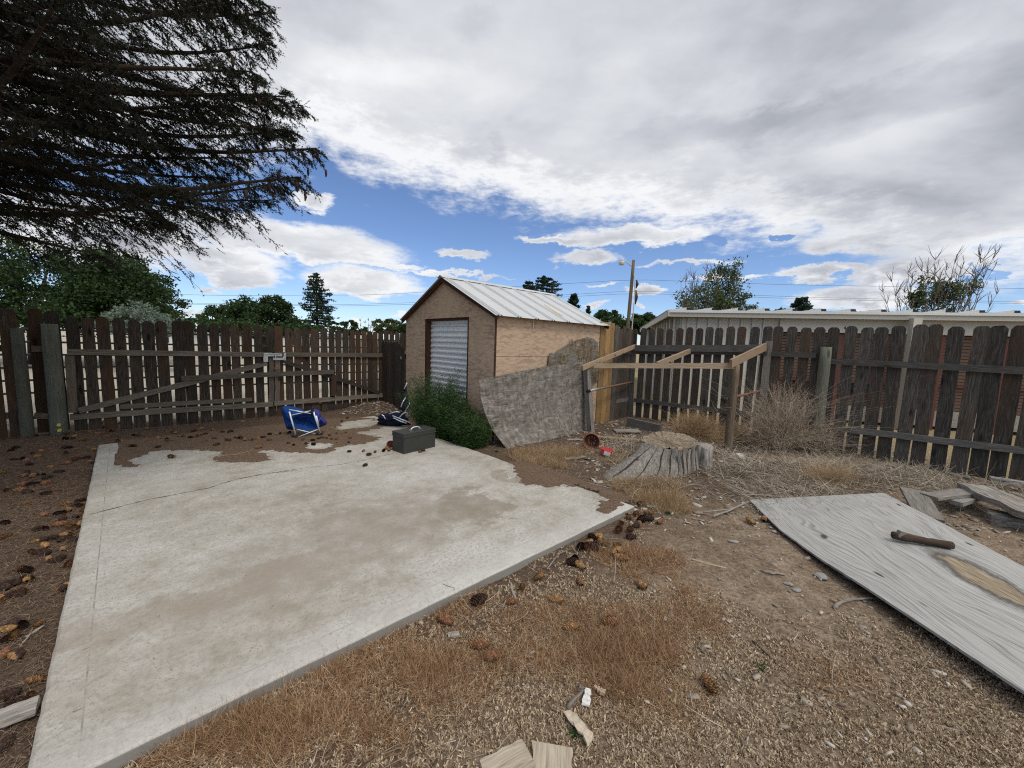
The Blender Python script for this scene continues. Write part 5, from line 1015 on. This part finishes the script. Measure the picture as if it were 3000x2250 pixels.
pxs = zc(2.212, 1300, 1400, [(1180, 235), (1205, 262), (1255, 235), (1150, 305), (1135, 345), (1210, 340), (1215, 390), (1265, 310), (1245, 318), (1330, 270), (1325, 235), (1400, 290), (1280, 175), (1290, 275), (890, 450), (960, 395), (990, 385), (1010, 390), (1025, 430), (965, 460), (925, 455), (940, 425), (1120, 440), (1130, 480), (1105, 490), (1145, 530), (840, 555), (885, 580), (850, 535), (620, 645), (885, 685), (510, 712), (230, 805), (440, 810), (730, 800), (1280, 705), (825, 975), (1085, 945), (235, 1095), (310, 1170), (1715, 1355), (1990, 290), (2075, 275), (15, 935)])
zone = ['grass']*len(pxs)
L1 = zc(4.424, 800, 1130, [(50, 625), (90, 615), (215, 605), (300, 660), (390, 695), (200, 740), (265, 762), (430, 745), (520, 755), (560, 630), (590, 680), (640, 670), (690, 672), (730, 640), (760, 685), (820, 685), (770, 732), (830, 730), (820, 615), (905, 620), (980, 728), (985, 845), (1170, 838), (1240, 888), (1325, 850), (1190, 1025), (1435, 835), (1470, 808), (1500, 830), (1530, 815), (1480, 795), (1900, 850), (1942, 835)]); pxs += L1; zone += ['slab']*len(L1)
L2 = zc(2.765, 500, 1250, [(5, 243), (18, 243), (365, 148), (465, 105), (535, 85), (600, 105), (660, 105), (710, 170), (735, 88), (800, 60), (800, 105), (215, 75), (95, 75), (40, 50), (560, 88), (575, 92)]); pxs += L2; zone += ['drift']*len(L2)
L3 = zc(3.16, 0, 1200, [(100, 375), (150, 350), (210, 450), (240, 475), (270, 505), (350, 430), (130, 460), (300, 400), (375, 380), (590, 345), (640, 350), (610, 400), (620, 490), (700, 455), (740, 450), (800, 440), (840, 480), (870, 490), (880, 365), (470, 525), (545, 575), (15, 575), (250, 580), (220, 610), (300, 615), (400, 600), (430, 630), (330, 600), (190, 690), (225, 690), (330, 680), (300, 690), (420, 680), (60, 745), (190, 740), (300, 750), (260, 760), (430, 775), (510, 738), (250, 860), (610, 870), (740, 840), (810, 825), (790, 865), (720, 890), (690, 885), (640, 925), (590, 950), (540, 960), (770, 930), (740, 965), (700, 990), (410, 975), (40, 1045), (550, 1060), (580, 1010), (640, 1080), (690, 1090), (740, 1060), (350, 1100), (420, 1095), (600, 1160), (640, 1150), (570, 1200), (480, 1190), (400, 1200), (340, 1210), (690, 1200), (640, 1195), (60, 1165), (290, 1310), (420, 1260), (400, 1325), (580, 1290), (450, 1375), (530, 1390), (650, 1425), (230, 1490), (190, 1480), (250, 1570), (145, 1600), (40, 1625), (600, 1640), (1000, 245), (1090, 285), (1130, 290), (1200, 330), (1240, 335), (1230, 280), (1275, 240), (1390, 265), (1470, 262), (1540, 250), (1465, 345), (1600, 205), (1670, 245), (1760, 255), (1830, 240), (1860, 230), (2060, 205), (2115, 280), (2000, 325), (2190, 255), (1720, 118), (1050, 200), (600, 225), (900, 222), (620, 350), (760, 275), (830, 200)]); pxs += L3; zone += ['litter']*len(L3)
L4 = zc(2.37, 0, 1550, [(455, 390), (440, 410), (100, 660), (150, 670), (60, 690), (270, 650), (60, 750), (100, 730), (20, 870), (100, 880), (130, 870), (210, 1150), (130, 1200), (60, 1150), (240, 1040), (30, 1500), (40, 400), (20, 470), (30, 480), (140, 430), (110, 455), (180, 345)]); pxs += L4; zone += ['litter']*len(L4)
for _ in range(42): pxs.append((random.uniform(20, 1080), random.uniform(1215, 1290))); zone.append('litter')
lab = {('tan', 'grass'): 'tan spruce cone on dirt or dry grass right of the slab', ('dark', 'grass'): 'dark open spruce cone on dry grass right of the slab', ('orange', 'grass'): 'rusty orange spruce cone on dirt right of the slab',
       ('tan', 'slab'): 'tan spruce cone between the blue chair and the toolbox', ('dark', 'slab'): 'dark spruce cone between the blue chair and the toolbox', ('orange', 'slab'): 'reddish spruce cone between the blue chair and the toolbox',
       ('tan', 'drift'): 'tan spruce cone on the needle drift left of the blue chair', ('dark', 'drift'): 'dark spruce cone on the needle drift left of the blue chair', ('orange', 'drift'): 'reddish spruce cone on the needle drift left of the blue chair',
       ('tan', 'litter'): 'tan spruce cone in the brown needles left of and behind the slab', ('dark', 'litter'): 'dark spruce cone in the brown needles left of and behind the slab', ('orange', 'litter'): 'reddish spruce cone in the brown needles left of and behind the slab'}
KW = {'tan': 'tan', 'dark': 'dark', 'orange': 'reddish'}
def cone_place(z_, x, y, p):
    u, v = uvloc(p[0], p[1])
    if z_ == 'grass':
        if x > 2150: return 'on the dirt at the tip of the plywood'
        if y < 1560: return 'in the cluster at the far right corner of the slab'
        if y < 1700 and x > 1740: return 'beside the fine brown grass right of the cone heap'
        if y < 1700 and x < 1790 and v > -.45: return 'in the heap against the right edge of the slab'
        return 'lying singly in the dry foreground grass' if x < 1900 else 'alone on the bleached ground cover'
    if z_ == 'slab': return 'touching the grey toolbox' if x > 1115 else 'on bare concrete between chair and toolbox' if y > 1310 and x > 1000 else 'at the feet of the blue chair'
    if z_ == 'drift': return 'on the needle drift left of the blue chair'
    if u > -.38 and v < 5.2: return 'piled along the left edge of the slab'
    if v > 5.5: return 'on the needles between slab and gate leaves'
    if p[1] < 2.5: return 'in the near left corner of the yard'
    s_ = (np.array(p)[:2]-LP) @ LN[:2]
    return 'near the two round posts of the left fence' if s_ > -.9 else 'in the open needles left of the slab'
for (x, y), z_ in zip(pxs, zone):
    kind = random.choice(['tan', 'dark', 'orange', 'dark'] if z_ != 'grass' else ['tan', 'orange', 'tan', 'orange', 'dark']); p = at(x, y, .05); ins = slabin(np.array([p[0]]), np.array([p[1]]))[0]; zz = (SZ+.004 if ins else gz(p[0], p[1])); p = at(x, y, zz+.015)
    o = bpy.data.objects.new('spruce_cone', CMESH[kind]); scene.collection.objects.link(o); s = random.uniform(.8, 1.2)*(1.15 if z_ == 'grass' else .78 if z_ == 'slab' else .92); o.scale = (s, s, s); o.location = [float(q) for q in (p[0], p[1], zz+.016*s+(.006 if z_ == 'drift' else 0)+(.012 if z_ == 'grass' else 0))]
    w_ = cone_place(z_, x, y, p); o.rotation_euler = (random.uniform(0, 6.28), random.uniform(-.2, .2), random.uniform(0, 6.28)); tag(o, KW[kind]+' spruce cone '+w_, 'cone', KW[kind]+' spruce cones '+w_)
print('cones', len(pxs))
# ---------------------------------------------------------------- long pale building beyond the right fence
gc = atd(1975, 1010, 9.8)[:2]; GA = R(-14.5); GS = R(75); gz_ = 2.56; gx = np.array([math.cos(GA), math.sin(GA)]); gy = np.array([-gx[1], gx[0]])
GM = Matrix.Translation((gc[0], gc[1], 0)) @ Matrix.Rotation(GA, 4, 'Z'); bld = thing('long_building', 'long low cream building with brown siding beyond the right fence', 'building', (gc[0], gc[1], 0)); GL = 17.0; GD = 10.0
def gb(name, c, size, m, par=bld, rot=None): b = MB(); b.box(c, size, rot); b.v = [tuple(GM @ Vector(p)) for p in b.v]; return b.build(name, m, par)
def gxat(px, off=0.0): q = onv(px, 950, gc+gy*off, GA); return float((q[:2]-gc) @ gx)
xs_sp = gxat(2283); xw = gxat(2330)
gb('wall', (xs_sp/2, .05, 1.2), (xs_sp, .1, 2.4), 'cream'); gb('side_wall', (.05, GD/2, 1.2), (.1, GD, 2.4), 'cream'); gb('rear_wall', (GL/2, GD, 1.2), (GL, .1, 2.4), 'cream')
gb('wall', ((xs_sp+GL)/2, .12, 1.35), (GL-xs_sp, .1, 1.9), 'brownwall'); gb('header', ((xs_sp+GL)/2, .03, 2.26), (GL-xs_sp, .16, .34), 'cream'); gb('base_wall', ((xs_sp+GL)/2, .10, .25), (GL-xs_sp, .12, .35), 'greywood')
k = 0
for px in [2000, 2015, 2045, 2076, 2108, 2139, 2172, 2205, 2238]:
    x = gxat(px); gb('batten', (x, -.012, 1.2), (.045, .025, 2.4), 'cream')
for px, m in ((2278, 'redtrim'), (2462, 'redtrim'), (2596, 'redtrim'), (2760, 'redtrim'), (2950, 'redtrim')): gb('trim_post', (gxat(px), -.01, 1.02), (.12, .10, 2.05), m)
gb('pillar', (gxat(2681, -.3), -.3, 1.22), (.15, .15, 2.4), 'cream'); gb('horizontal_trim', ((xs_sp+GL)/2, .04, .98), (GL-xs_sp, .05, .05), 'redtrim')
for px in (2380, 2500, 2545): f = gb('window', (gxat(px), .06, .84), (.42, .05, .36), 'redtrim'); gb('pane', (gxat(px), .032, .84), (.34, .01, .30), 'window', f)
for y in (.6, 1.2, 1.8, 2.4, 3.0, 3.8, 4.8, 6, 7.5, 9): gb('batten', (-.04, y, 1.2), (.06, .12, 2.4), 'cream')
gb('fascia', (GL/2-.1, -.22, 2.47), (GL+.3, .03, .16), 'cream'); gb('fascia', (-.22, GD/2-.1, 2.47), (.03, GD+.4, .16), 'cream'); gb('gutter', (GL/2-.1, -.255, 2.52), (GL+.3, .04, .06), 'white')
b = MB(); xx = -.25; n = 0
while xx < GL:   # deep ribbed roof sheets; every rib ends in a dark cap
    for y0, y1, z0, z1 in ((-.26, GD+.2, 2.562, 2.62),): b.quad((xx, y0, z0-.01), (xx+.50, y0, z0+.03), (xx+.50, y1, z1+.03), (xx, y1, z1-.01)); b.quad((xx+.50, y0, z0+.03), (xx+.56, y0, z0-.01), (xx+.56, y1, z1-.01), (xx+.50, y1, z1+.03))
    xx += .56
b.v = [tuple(GM @ Vector(p)) for p in b.v]; b.build('roof', 'white', bld)
xx = -.25
while xx < GL:
    b = MB()
    for y_ in (-.27, -.12): b.v += [(xx+.02, y_, 2.545), (xx+.43, y_, 2.545), (xx+.43, y_, 2.615), (xx+.36, y_, 2.60)]
    b.f = [(0, 1, 2, 3), (7, 6, 5, 4), (0, 3, 7, 4), (3, 2, 6, 7)]; b.v = [tuple(GM @ Vector(p)) for p in b.v]; b.build('rib_end', 'white', bld)
    gb('rib_cap', (xx+.48, -.20, 2.57), (.10, .13, .065), 'black'); xx += .56
cu = bpy.data.curves.new('house_number', 'FONT'); cu.body = '4'; cu.size = .10; cu.extrude = .003; o = bpy.data.objects.new('house_number', cu); scene.collection.objects.link(o); dg = bpy.context.evaluated_depsgraph_get(); me = bpy.data.meshes.new_from_object(o.evaluated_get(dg)); bpy.data.objects.remove(o)
x = gxat(2478, -.06); link('house_number', me, 'black', bld, GM @ Matrix.Translation((x-.03, -.056, 2.17)) @ Matrix.Rotation(R(90), 4, 'X'))
# ---------------------------------------------------------------- light pole and cables
pt = atd(1856, 768, 29); pb = (pt[0]+.22, 29.2, 0); t = thing('light_pole', 'tall wooden pole with a barn lamp beyond the fence', 'light pole', pb)
pole('post', t, (pb[0]-.35, pb[1], 0), pt+UP*.15, .15, 'brownpost', taper=.75); b = MB(); a0 = atd(1854, 783, 29); a1 = atd(1842, 772, 29); a2 = atd(1818, 762, 29); b.tube([a0, a1, (a1+a2)/2+UP*.08, a2], [.05, .045, .04, .04], 8); b.build('arm', 'lampg', t, True)
lc = atd(1821, 770, 29); b = MB(); n = 16
for r, z in ((.05, .14), (.20, .10), (.21, .0), (.17, -.14), (.15, -.16)):
    for k in range(n): th = 2*math.pi*k/n; b.v.append((lc[0]+r*math.cos(th), lc[1]+r*math.sin(th), lc[2]+z))
for j in range(4):
    for k in range(n): k2 = (k+1) % n; b.f.append((j*n+k, j*n+k2, (j+1)*n+k2, (j+1)*n+k))
b.f.append(tuple(4*n+k for k in range(n))); b.build('lamp_head', 'lampg', t, True)
for (x, y0, y1) in ((1865, 820, 845), (1863, 850, 892)): b = MB(); b.tube([atd(x, y0, 28.85), atd(x+2, (y0+y1)/2, 28.8), atd(x-2, y1, 28.85)], [.05, .11, .04], 8); b.build('bracket', 'wire', t, True)
b = MB(); b.tube([atd(1858, 800, 28.8), atd(1860, 860, 28.8), atd(1851, 970, 28.8)], .035, 6); b.build('conduit', 'cream', t)
for lb, L in (('top power cable crossing the sky', [(-100, 848), (660, 866), (1100, 864), (1400, 846), (1860, 819), (2300, 834), (3150, 848)]), ('middle power cable crossing the sky', [(-100, 872), (520, 888), (1000, 893), (1300, 884), (1860, 852), (2400, 872), (3150, 888)]), ('lowest power cable crossing the sky', [(-100, 878), (520, 891), (1000, 897), (1300, 889), (1860, 859), (2400, 877), (3150, 893)])):
    P = np.array([atd(x, y, 45) for x, y in L]); b = MB(); q, _ = resample(P, 40); b.tube(q, .014, 4); tag(b.build('power_cable', 'wire', None), lb, 'cable', 'power cables across the sky')
# far white houses behind the left fence
for lb, x0, x1, y0, d_ in (('far white trailer house seen over the left gate', 455, 560, 972, 42), ('far white house with grey roof seen through the left gate', 820, 960, 980, 46), ('far pale house seen behind the right gate leaf', 600, 700, 978, 50)):
    A_ = atd(x0, y0, d_); B_ = atd(x1, y0, d_); h = A_[2]; t = thing('far_house', lb, 'house', (A_[0], d_, 0), 'far houses beyond the left fence'); b = MB(); b.box(((A_[0]+B_[0])/2, d_+3, h/2), (B_[0]-A_[0], 6, h)); b.build('wall', 'white', t)
    b = MB(); b.box(((A_[0]+B_[0])/2, d_+3, h+.15), (B_[0]-A_[0]+.6, 6.6, .3), None, .85); b.build('roof', 'steel', t)
    b = MB(); [b.box(((A_[0]*(1-f)+B_[0]*f), d_-.03, h*.55), (.9, .06, .8)) for f in (.25, .7)]; b.build('windows', 'window', t)
# ---------------------------------------------------------------- trees
def limbs(b, base, tips, r0, n=6):
    for tp_ in tips:
        m_ = base*.45+tp_*.55+np.array([0, 0, -.08*np.linalg.norm(tp_-base)])+rng.normal(0, .1, 3); b.tube([base, (base+m_)/2+rng.normal(0, .08, 3), m_, (m_+tp_)/2+rng.normal(0, .08, 3), tp_], [r0, r0*.8, r0*.6, r0*.4, r0*.15], n)
def tree(lab, px, ytop, ybot, wpx, depth, m, nleaf, size, clumps=70, trunk=.2, shape='round', cat='tree', hole=.0, grp=None, lobes=None, name='leafy_tree'):
    c = atd(px, (ytop+ybot)/2, depth); s = depth/FPX; hw = wpx*s/2; zt = atd(px, ytop, depth)[2]; zb = max(.1, atd(px, ybot, depth)[2]); t = thing(name, lab, cat, (c[0], depth, 0), grp)
    lobes = lobes or [(0, .5, 1, .5)]; CL = []
    for k in range(clumps):
        lx, lz, lw, lh = lobes[k % len(lobes)]; v = rng.normal(size=3); v /= np.linalg.norm(v); r = rng.uniform(.35, 1.0)**.5; CL.append(np.array([c[0]+(lx+v[0]*lw*r)*hw, depth+v[1]*r*hw*lw, zb+(zt-zb)*(lz+v[2]*lh*r)]))
    CL = np.array(CL); i = rng.integers(0, len(CL), nleaf); sp = np.minimum(hw, (zt-zb)/2)*rng.uniform(.09, .21, len(CL))[i]; P = CL[i]+np.clip(rng.normal(size=(nleaf, 3)), -1.7, 1.7)*sp[:, None]*np.array([1, 1, .7]); P[:, 2] = np.minimum(P[:, 2], zt+.1)
    V, F = quadleaves(P, size); rawmesh('crown', V, F, m, t); b = MB(); base = np.array([c[0], depth, zb+(zt-zb)*.15]); b.tube([(c[0], depth, 0), base], [trunk, trunk*.7], 8); limbs(b, base, [CL[k] for k in range(0, len(CL), max(1, len(CL)//14))], trunk*.5); b.build('trunk', 'bark', t, True)
    return t
tree('big dark leafy tree under the spruce boughs at far left', 90, 700, 960, 720, 17, 'leafdark', 70000, .07, 320, .3, lobes=[(0, .55, 1, .5), (.45, .5, .5, .42), (-.3, .6, .6, .45), (.72, .42, .27, .32), (.6, .2, .4, .22), (0, .15, 1, .2)])
tree('silvery olive bush over the left gate', 395, 888, 985, 230, 15, 'leafsilver', 9000, .045, 90, .08, cat='bush', name='silver_bush', lobes=[(0, .35, 1, .45), (-.1, .55, .6, .45), (.5, .3, .4, .35)])
tree('dark leafy bush right of the silvery bush', 470, 893, 975, 120, 24, 'leafdark', 4000, .08, 50, .1, cat='bush', name='leafy_bush')
tree('small rounded tree with clipped top left of the big lobed tree', 652, 897, 975, 92, 40, 'leafdark', 6500, .12, 60, .2)
tree('low pale green bush between silvery bush and small tree', 590, 925, 975, 110, 30, 'leafmid', 3500, .10, 40, .1, cat='bush', name='leafy_bush')
tree('lobed dark green tree left of the pointed conifer', 775, 866, 985, 190, 34, 'leafdark', 17000, .12, 130, .3, lobes=[(-.55, .62, .38, .3), (.28, .68, .42, .32), (0, .4, .95, .4), (.65, .35, .35, .3), (-.3, .25, .6, .25)])
tree('low green bush in front of the lobed tree', 710, 935, 985, 190, 26, 'leafmid', 4500, .08, 60, .1, cat='bush', name='leafy_bush')
tree('low dark bush right of the pointed conifer', 1025, 938, 980, 110, 30, 'leafdark', 3500, .09, 40, .1, cat='bush', name='leafy_bush')
tree('muted round tree just left of the shed gable', 1135, 934, 980, 90, 45, 'leafolive', 4000, .14, 50, .2)
tree('dark bush touching the shed eave at left', 1185, 945, 980, 50, 30, 'leafdark', 2500, .09, 30, .1, cat='bush', name='leafy_bush')
tree('green tree left of the light pole above the fence', 1790, 908, 985, 100, 30, 'leafmid', 8000, .10, 60, .2, lobes=[(-.55, .6, .35, .35), (.1, .65, .35, .38), (0, .3, 1, .35), (.7, .35, .3, .3)])
tree('rounded green tree right of the light pole', 1885, 920, 985, 95, 32, 'leafmid', 7500, .11, 60, .2)
tree('low bush beyond the left gate at its middle', 880, 948, 985, 120, 24, 'leafmid', 3000, .08, 40, .08, cat='bush', name='leafy_bush')
def conifer(lab, px, ytop, ybot, wpx, depth, m, tiers=26, cat='conifer', per=9, nl=46, size=.09, taper=.85, gap=0.0):
    c = atd(px, (ytop+ybot)/2, depth); s = depth/FPX; hw = wpx*s/2; zt = atd(px, ytop, depth)[2]; zb = max(.3, atd(px, ybot, depth)[2]); t = thing('conifer', lab, 'conifer', (c[0], depth, 0)); P = []; b = MB(); b.tube([(c[0], depth, 0), (c[0], depth, (zb+zt)/2), (c[0], depth, zt)], [.16, .1, .02], 7)
    for i in range(tiers):
        f = i/tiers; z = zb+(zt-zb)*f; r = hw*(1-f)**taper*rng.uniform(.75, 1.1)+.08
        for k in range(per):
            a = rng.uniform(0, 6.283); rr = r*rng.uniform(.55, 1.08); n = int(nl*(.35+rr/hw)); u = rng.random(n)**.65; tip = rng.uniform(.0, .22)
            P.append(np.stack([c[0]+math.cos(a)*rr*u+rng.normal(0, .08, n)*(.4+rr*.25), depth+math.sin(a)*rr*u+rng.normal(0, .08, n)*(.4+rr*.25), z-.12*rr*u+tip*rr*u**2+rng.normal(0, .05, n)], 1)); b.tube([(c[0], depth, z), (c[0]+math.cos(a)*rr*.8, depth+math.sin(a)*rr*.8, z-.05*rr)], [.025, .01], 4)
    V, F = quadleaves(np.concatenate(P), size, asp=.45); rawmesh('crown', V, F, m, t); b.build('trunk', 'bark', t)
conifer('pointed conifer standing left of the shed', 928, 797, 975, 150, 38, 'pine', 24, nl=34, size=.13, taper=.62)
conifer('wide dark pine top behind the shed roof ridge', 1590, 806, 960, 175, 40, 'pine', 16, nl=60, size=.15, taper=.4)
conifer('dark pine top left part behind the shed roof ridge', 1548, 818, 960, 80, 41, 'pine', 14, nl=50, size=.15, taper=.4)
conifer('narrow dark pine over the right slope of the shed roof', 1680, 858, 965, 72, 40, 'pine', 16, nl=50, size=.14, taper=.55)
conifer('tiny far conifer tip between shed roof and light pole', 1722, 893, 965, 26, 42, 'pine', 10, nl=30, size=.12)
conifer('rounded dark pine over the long building roof', 2345, 868, 985, 95, 40, 'pine', 16, nl=60, size=.16, taper=.45)
conifer('low dark pine left of the rounded pine over the roof', 2285, 898, 985, 110, 44, 'pine', 9, nl=50, size=.16, taper=.4)
conifer('small dark pine just above the building roof', 2245, 905, 985, 60, 46, 'pine', 8, nl=40, size=.15, taper=.4)
def stems(lab, px, ytop, ybot, wpx, depth, nst, m, leafn, lsize, leafr, name, lean=.5, lobes=None):
    c = atd(px, ybot, depth); s = depth/FPX; hw = wpx*s/2; zt = atd(px, ytop, depth)[2]; zb = 0; t = thing(name, lab, 'tree', (c[0], depth, 0)); b = MB(); pts = []
    for k in range(nst):
        x1 = (k+.5)/nst*2-1+rng.normal(0, .06); topz = 2.5+(zt-2.5)*(1.02-.35*abs(x1)**1.6*rng.uniform(.5, 1.3)-rng.uniform(0, .22)); tip = np.array([c[0]+x1*hw, depth+rng.uniform(-.5, .5)*hw, topz]); base = np.array([c[0]+x1*hw*.12, depth, 0.0]); P = []
        for j in range(9): f = j/8; q = base*(1-f)+tip*f; q[0] = base[0]+(tip[0]-base[0])*f**.75*1.0; P.append(q+rng.normal(0, .05, 3)*(f > 0))
        b.tube(P, [.05*(1-f*.92) for f in np.linspace(0, 1, 9)], 5)
        for j in range(3, 9):
            for _ in range(3):
                q = P[j-1]*.5+P[j]*.5; e = q+np.array([rng.normal(0, .3)*hw*.3, rng.normal(0, .3)*hw*.3, rng.uniform(.2, .7)*hw*.5]); m_ = (q+e)/2+rng.normal(0, .05, 3); b.tube([q, m_, e], [.022, .014, .006], 4); pts.append(e)
                e2 = m_+(e-m_)*.8+rng.normal(0, .12, 3); b.tube([m_, e2], [.010, .004], 3)
    b.build('branches', 'twig', t); i = rng.integers(0, len(leafr), leafn); CL = []
    for (lx, ly, lw, lh, k) in leafr:
        n = int(leafn*k); cl = rng.normal(size=(max(4, n//60), 3))*.42; cc_ = cl[rng.integers(0, len(cl), n)]; q = cc_+rng.normal(size=(n, 3))*.13; o_ = atd(lx, ly, depth); CL.append(np.stack([o_[0]+q[:, 0]*lw*s, depth+q[:, 1]*lw*s, o_[2]+q[:, 2]*lh*s], 1))
    V, F = quadleaves(np.concatenate(CL), lsize); rawmesh('leaves', V, F, m, t)
stems('leafy multi-stem tree with bare tips over the long building', 2070, 768, 985, 215, 24, 16, 'leafolive', 7000, .075, [(2125, 845, 62, 75, .35), (2060, 880, 85, 50, .4), (2110, 790, 22, 32, .06), (2150, 890, 60, 40, .17), (1985, 900, 25, 25, .03)], 'multi_stem_tree')
stems('mostly bare tree with a leafy middle at the far right', 2745, 728, 985, 290, 24, 26, 'leafolive', 3600, .08, [(2765, 865, 55, 60, .7), (2680, 870, 30, 40, .25)], 'bare_tree')
stems('thin bare sapling tips right of the pointed conifer', 1075, 930, 985, 50, 30, 5, 'twig', 60, .03, [(1075, 960, 20, 10, 1)], 'bare_sapling')
stems('bare sapling tips over the middle of the long building', 2555, 898, 985, 60, 30, 5, 'leafolive', 120, .05, [(2560, 912, 12, 6, 1)], 'bare_sapling')
stems('thin bare sapling tips left of the small rounded tree', 525, 918, 985, 50, 30, 5, 'twig', 60, .03, [(525, 960, 20, 10, 1)], 'bare_sapling')
# ---------------------------------------------------------------- the big spruce whose boughs hang over the left of the yard
TX, TY = -6.35, 3.35; sp = thing('spruce_tree', 'big spruce whose dark boughs hang over the left of the yard', 'tree', (TX, TY, 0)); b = MB(); b.tube([(TX, TY, -.1), (TX, TY, 2), (TX+.05, TY, 6), (TX, TY, 11)], [.34, .28, .2, .08], 16); b.build('trunk', 'bark', sp, True)
LB = MB(); TW = []; NB = []; NW = []; DT = []
def addlimb(z0, ang, L, droop, rise, full):
    n = 15; P = []; ax_ = np.array([math.cos(ang), math.sin(ang)]); sx_ = np.array([-ax_[1], ax_[0]]); wob = rng.normal(0, .5)
    for i in range(n):
        f = i/(n-1); P.append(np.array([TX+ax_[0]*L*f+sx_[0]*wob*math.sin(3*f)*L*.2, TY+ax_[1]*L*f+sx_[1]*wob*math.sin(3*f)*L*.2, z0-droop*math.sin(math.pi*min(1, f*1.15)*.62)*L*.2+rise*L*f**3]))
    P = np.array(P); LB.tube(P, [.066*(1-.88*i/(n-1))*L/4.3 for i in range(n)], 7)
    step = .07 if full else .22; s = .9; cl_ = rng.uniform(0, 6.28); cf_ = rng.uniform(4.5, 7.5)
    while s < L:
        f = s/L*(n-1); k0 = min(int(f), n-2); q = P[k0]*(1-(f-k0))+P[k0+1]*(f-k0); t_ = P[k0+1]-P[k0]; t_ /= np.linalg.norm(t_)
        for sd in (-1, 1):
            if full and s < L-.5 and math.sin(s*cf_+cl_+sd*.9)+rng.normal(0, .35) < -.15: continue
            ln = (.35+.62*math.sin(math.pi*min(1, s/L*.95)))*rng.uniform(.5, 1.15)*(1 if s < L-.4 else .45); yaw = sd*rng.uniform(.5, 1.15); d = np.array([t_[0]*math.cos(yaw)-t_[1]*math.sin(yaw), t_[0]*math.sin(yaw)+t_[1]*math.cos(yaw), t_[2]*.5+rng.uniform(-.55, .15)]); d /= np.linalg.norm(d)
            TW.append((q, d, ln, s/L))
        s += step*rng.uniform(.7, 1.3)
    TW.append((P[-2], (P[-1]-P[-2])/np.linalg.norm(P[-1]-P[-2]), .35, 1.0))
nl_ = 0
for z in np.concatenate([np.arange(2.78, 4.6, .30), np.arange(4.6, 9.6, .30)]):
    for k in range(7):
        ang = rng.uniform(-math.pi, math.pi); vis = -1.15 < ang < 1.0
        if k < 3: ang = rng.uniform(-.85, .85); vis = True
        L = (4.12-.24*max(0, z-4.4))*rng.uniform(.8, 1.03)*(1-.22*max(0, min(1, (3.7-z)/.8))); L *= (1.0 if vis else .85)
        if vis and z < 3.5: L *= 1-.15*max(0, ang)   # the lowest boughs end farther left in the photograph
        addlimb(z, ang, L, rng.uniform(.2, 1.0) if z > 3.6 else rng.uniform(0, .5), rng.uniform(.03, .22), vis and z < 7.8); nl_ += 1
LB.build('boughs', 'bark', sp, True)
Q = np.array([t[0] for t in TW]); Dv = np.array([t[1] for t in TW]); Ln = np.array([t[2] for t in TW]); Fr = np.array([t[3] for t in TW]); print('twigs', len(Q))
N = len(Q); PT = curl(Q, Dv, Ln, rng.uniform(.1, .5, N), 6, up=-.75); gs = [strandgeo(PT, Ln*.010+.003)]
# twiglets off every side shoot
m_ = 22; ti = rng.uniform(.15, 1, (N, m_)); k = ti*5; k0 = np.minimum(k.astype(int), 4); fr = (k-k0)[..., None]; q = PT[np.arange(N)[:, None], k0]*(1-fr)+PT[np.arange(N)[:, None], k0+1]*fr; tdir = (PT[:, -1]-PT[:, 0])/Ln[:, None]
d2 = tdir[:, None, :]+rng.normal(0, .55, (N, m_, 3))*np.array([1, 1, .6])-np.array([0, 0, .35]); q = q.reshape(-1, 3); d2 = d2.reshape(-1, 3); l2 = rng.uniform(.035, .10, len(q)); keep = rng.random(len(q)) < .92; q, d2, l2 = q[keep], d2[keep], l2[keep]
frr_ = np.repeat(Fr, m_)[keep]; tw2 = curl(q, d2, l2, rng.uniform(0, .3, len(q)), 3); green = rng.random(len(q)) < (.80+.4*frr_)
gs.append(strandgeo(tw2, np.full(len(q), .0032))); V, F = join(gs); rawmesh('side_twigs', V, F, 'deadtwig', sp)
# needles along the green twiglets: bottle-brush of short blades
tg = tw2[green]; n2 = len(tg); mN = 14; u = rng.uniform(0, 1.05, (n2, mN)); base = tg[:, 0][:, None]*(1-u[..., None])+tg[:, 2][:, None]*u[..., None]; ax2 = (tg[:, 2]-tg[:, 0]); ax2 /= np.linalg.norm(ax2, axis=1)[:, None]; nd = ax2[:, None, :]*.9+rng.normal(0, .75, (n2, mN, 3)); base = base.reshape(-1, 3); nd = nd.reshape(-1, 3); nd /= np.linalg.norm(nd, axis=1)[:, None]
lnN = rng.uniform(.015, .027, len(base)); wv = np.cross(nd, rng.normal(size=nd.shape)); wv /= np.linalg.norm(wv, axis=1)[:, None]; wv *= .0088; V = np.stack([base-wv*.5, base+wv*.5, base+nd*lnN[:, None]], 1).reshape(-1, 3); F = np.arange(len(V)).reshape(-1, 3); print('needle tris', len(F)); rawmesh('needles', V, F, 'spruce', sp)
# cones hanging near the bough tips
b = MB(); tips = np.argsort(-Q[:, 0])[:140]; cm = CMESH['tan']
for i in rng.choice(tips, 26, replace=False):
    p = PT[i, -1]; b = MB(); b.tube([p, p-UP*.02, p-UP*.05+rng.normal(0, .004, 3), p-UP*.09], [.006, .014, .014, .006], 8); b.build('hanging_cone', 'cone_dark', sp, True)

# shrubs are dressed; a last pass: smooth shading for cut lumber is not wanted
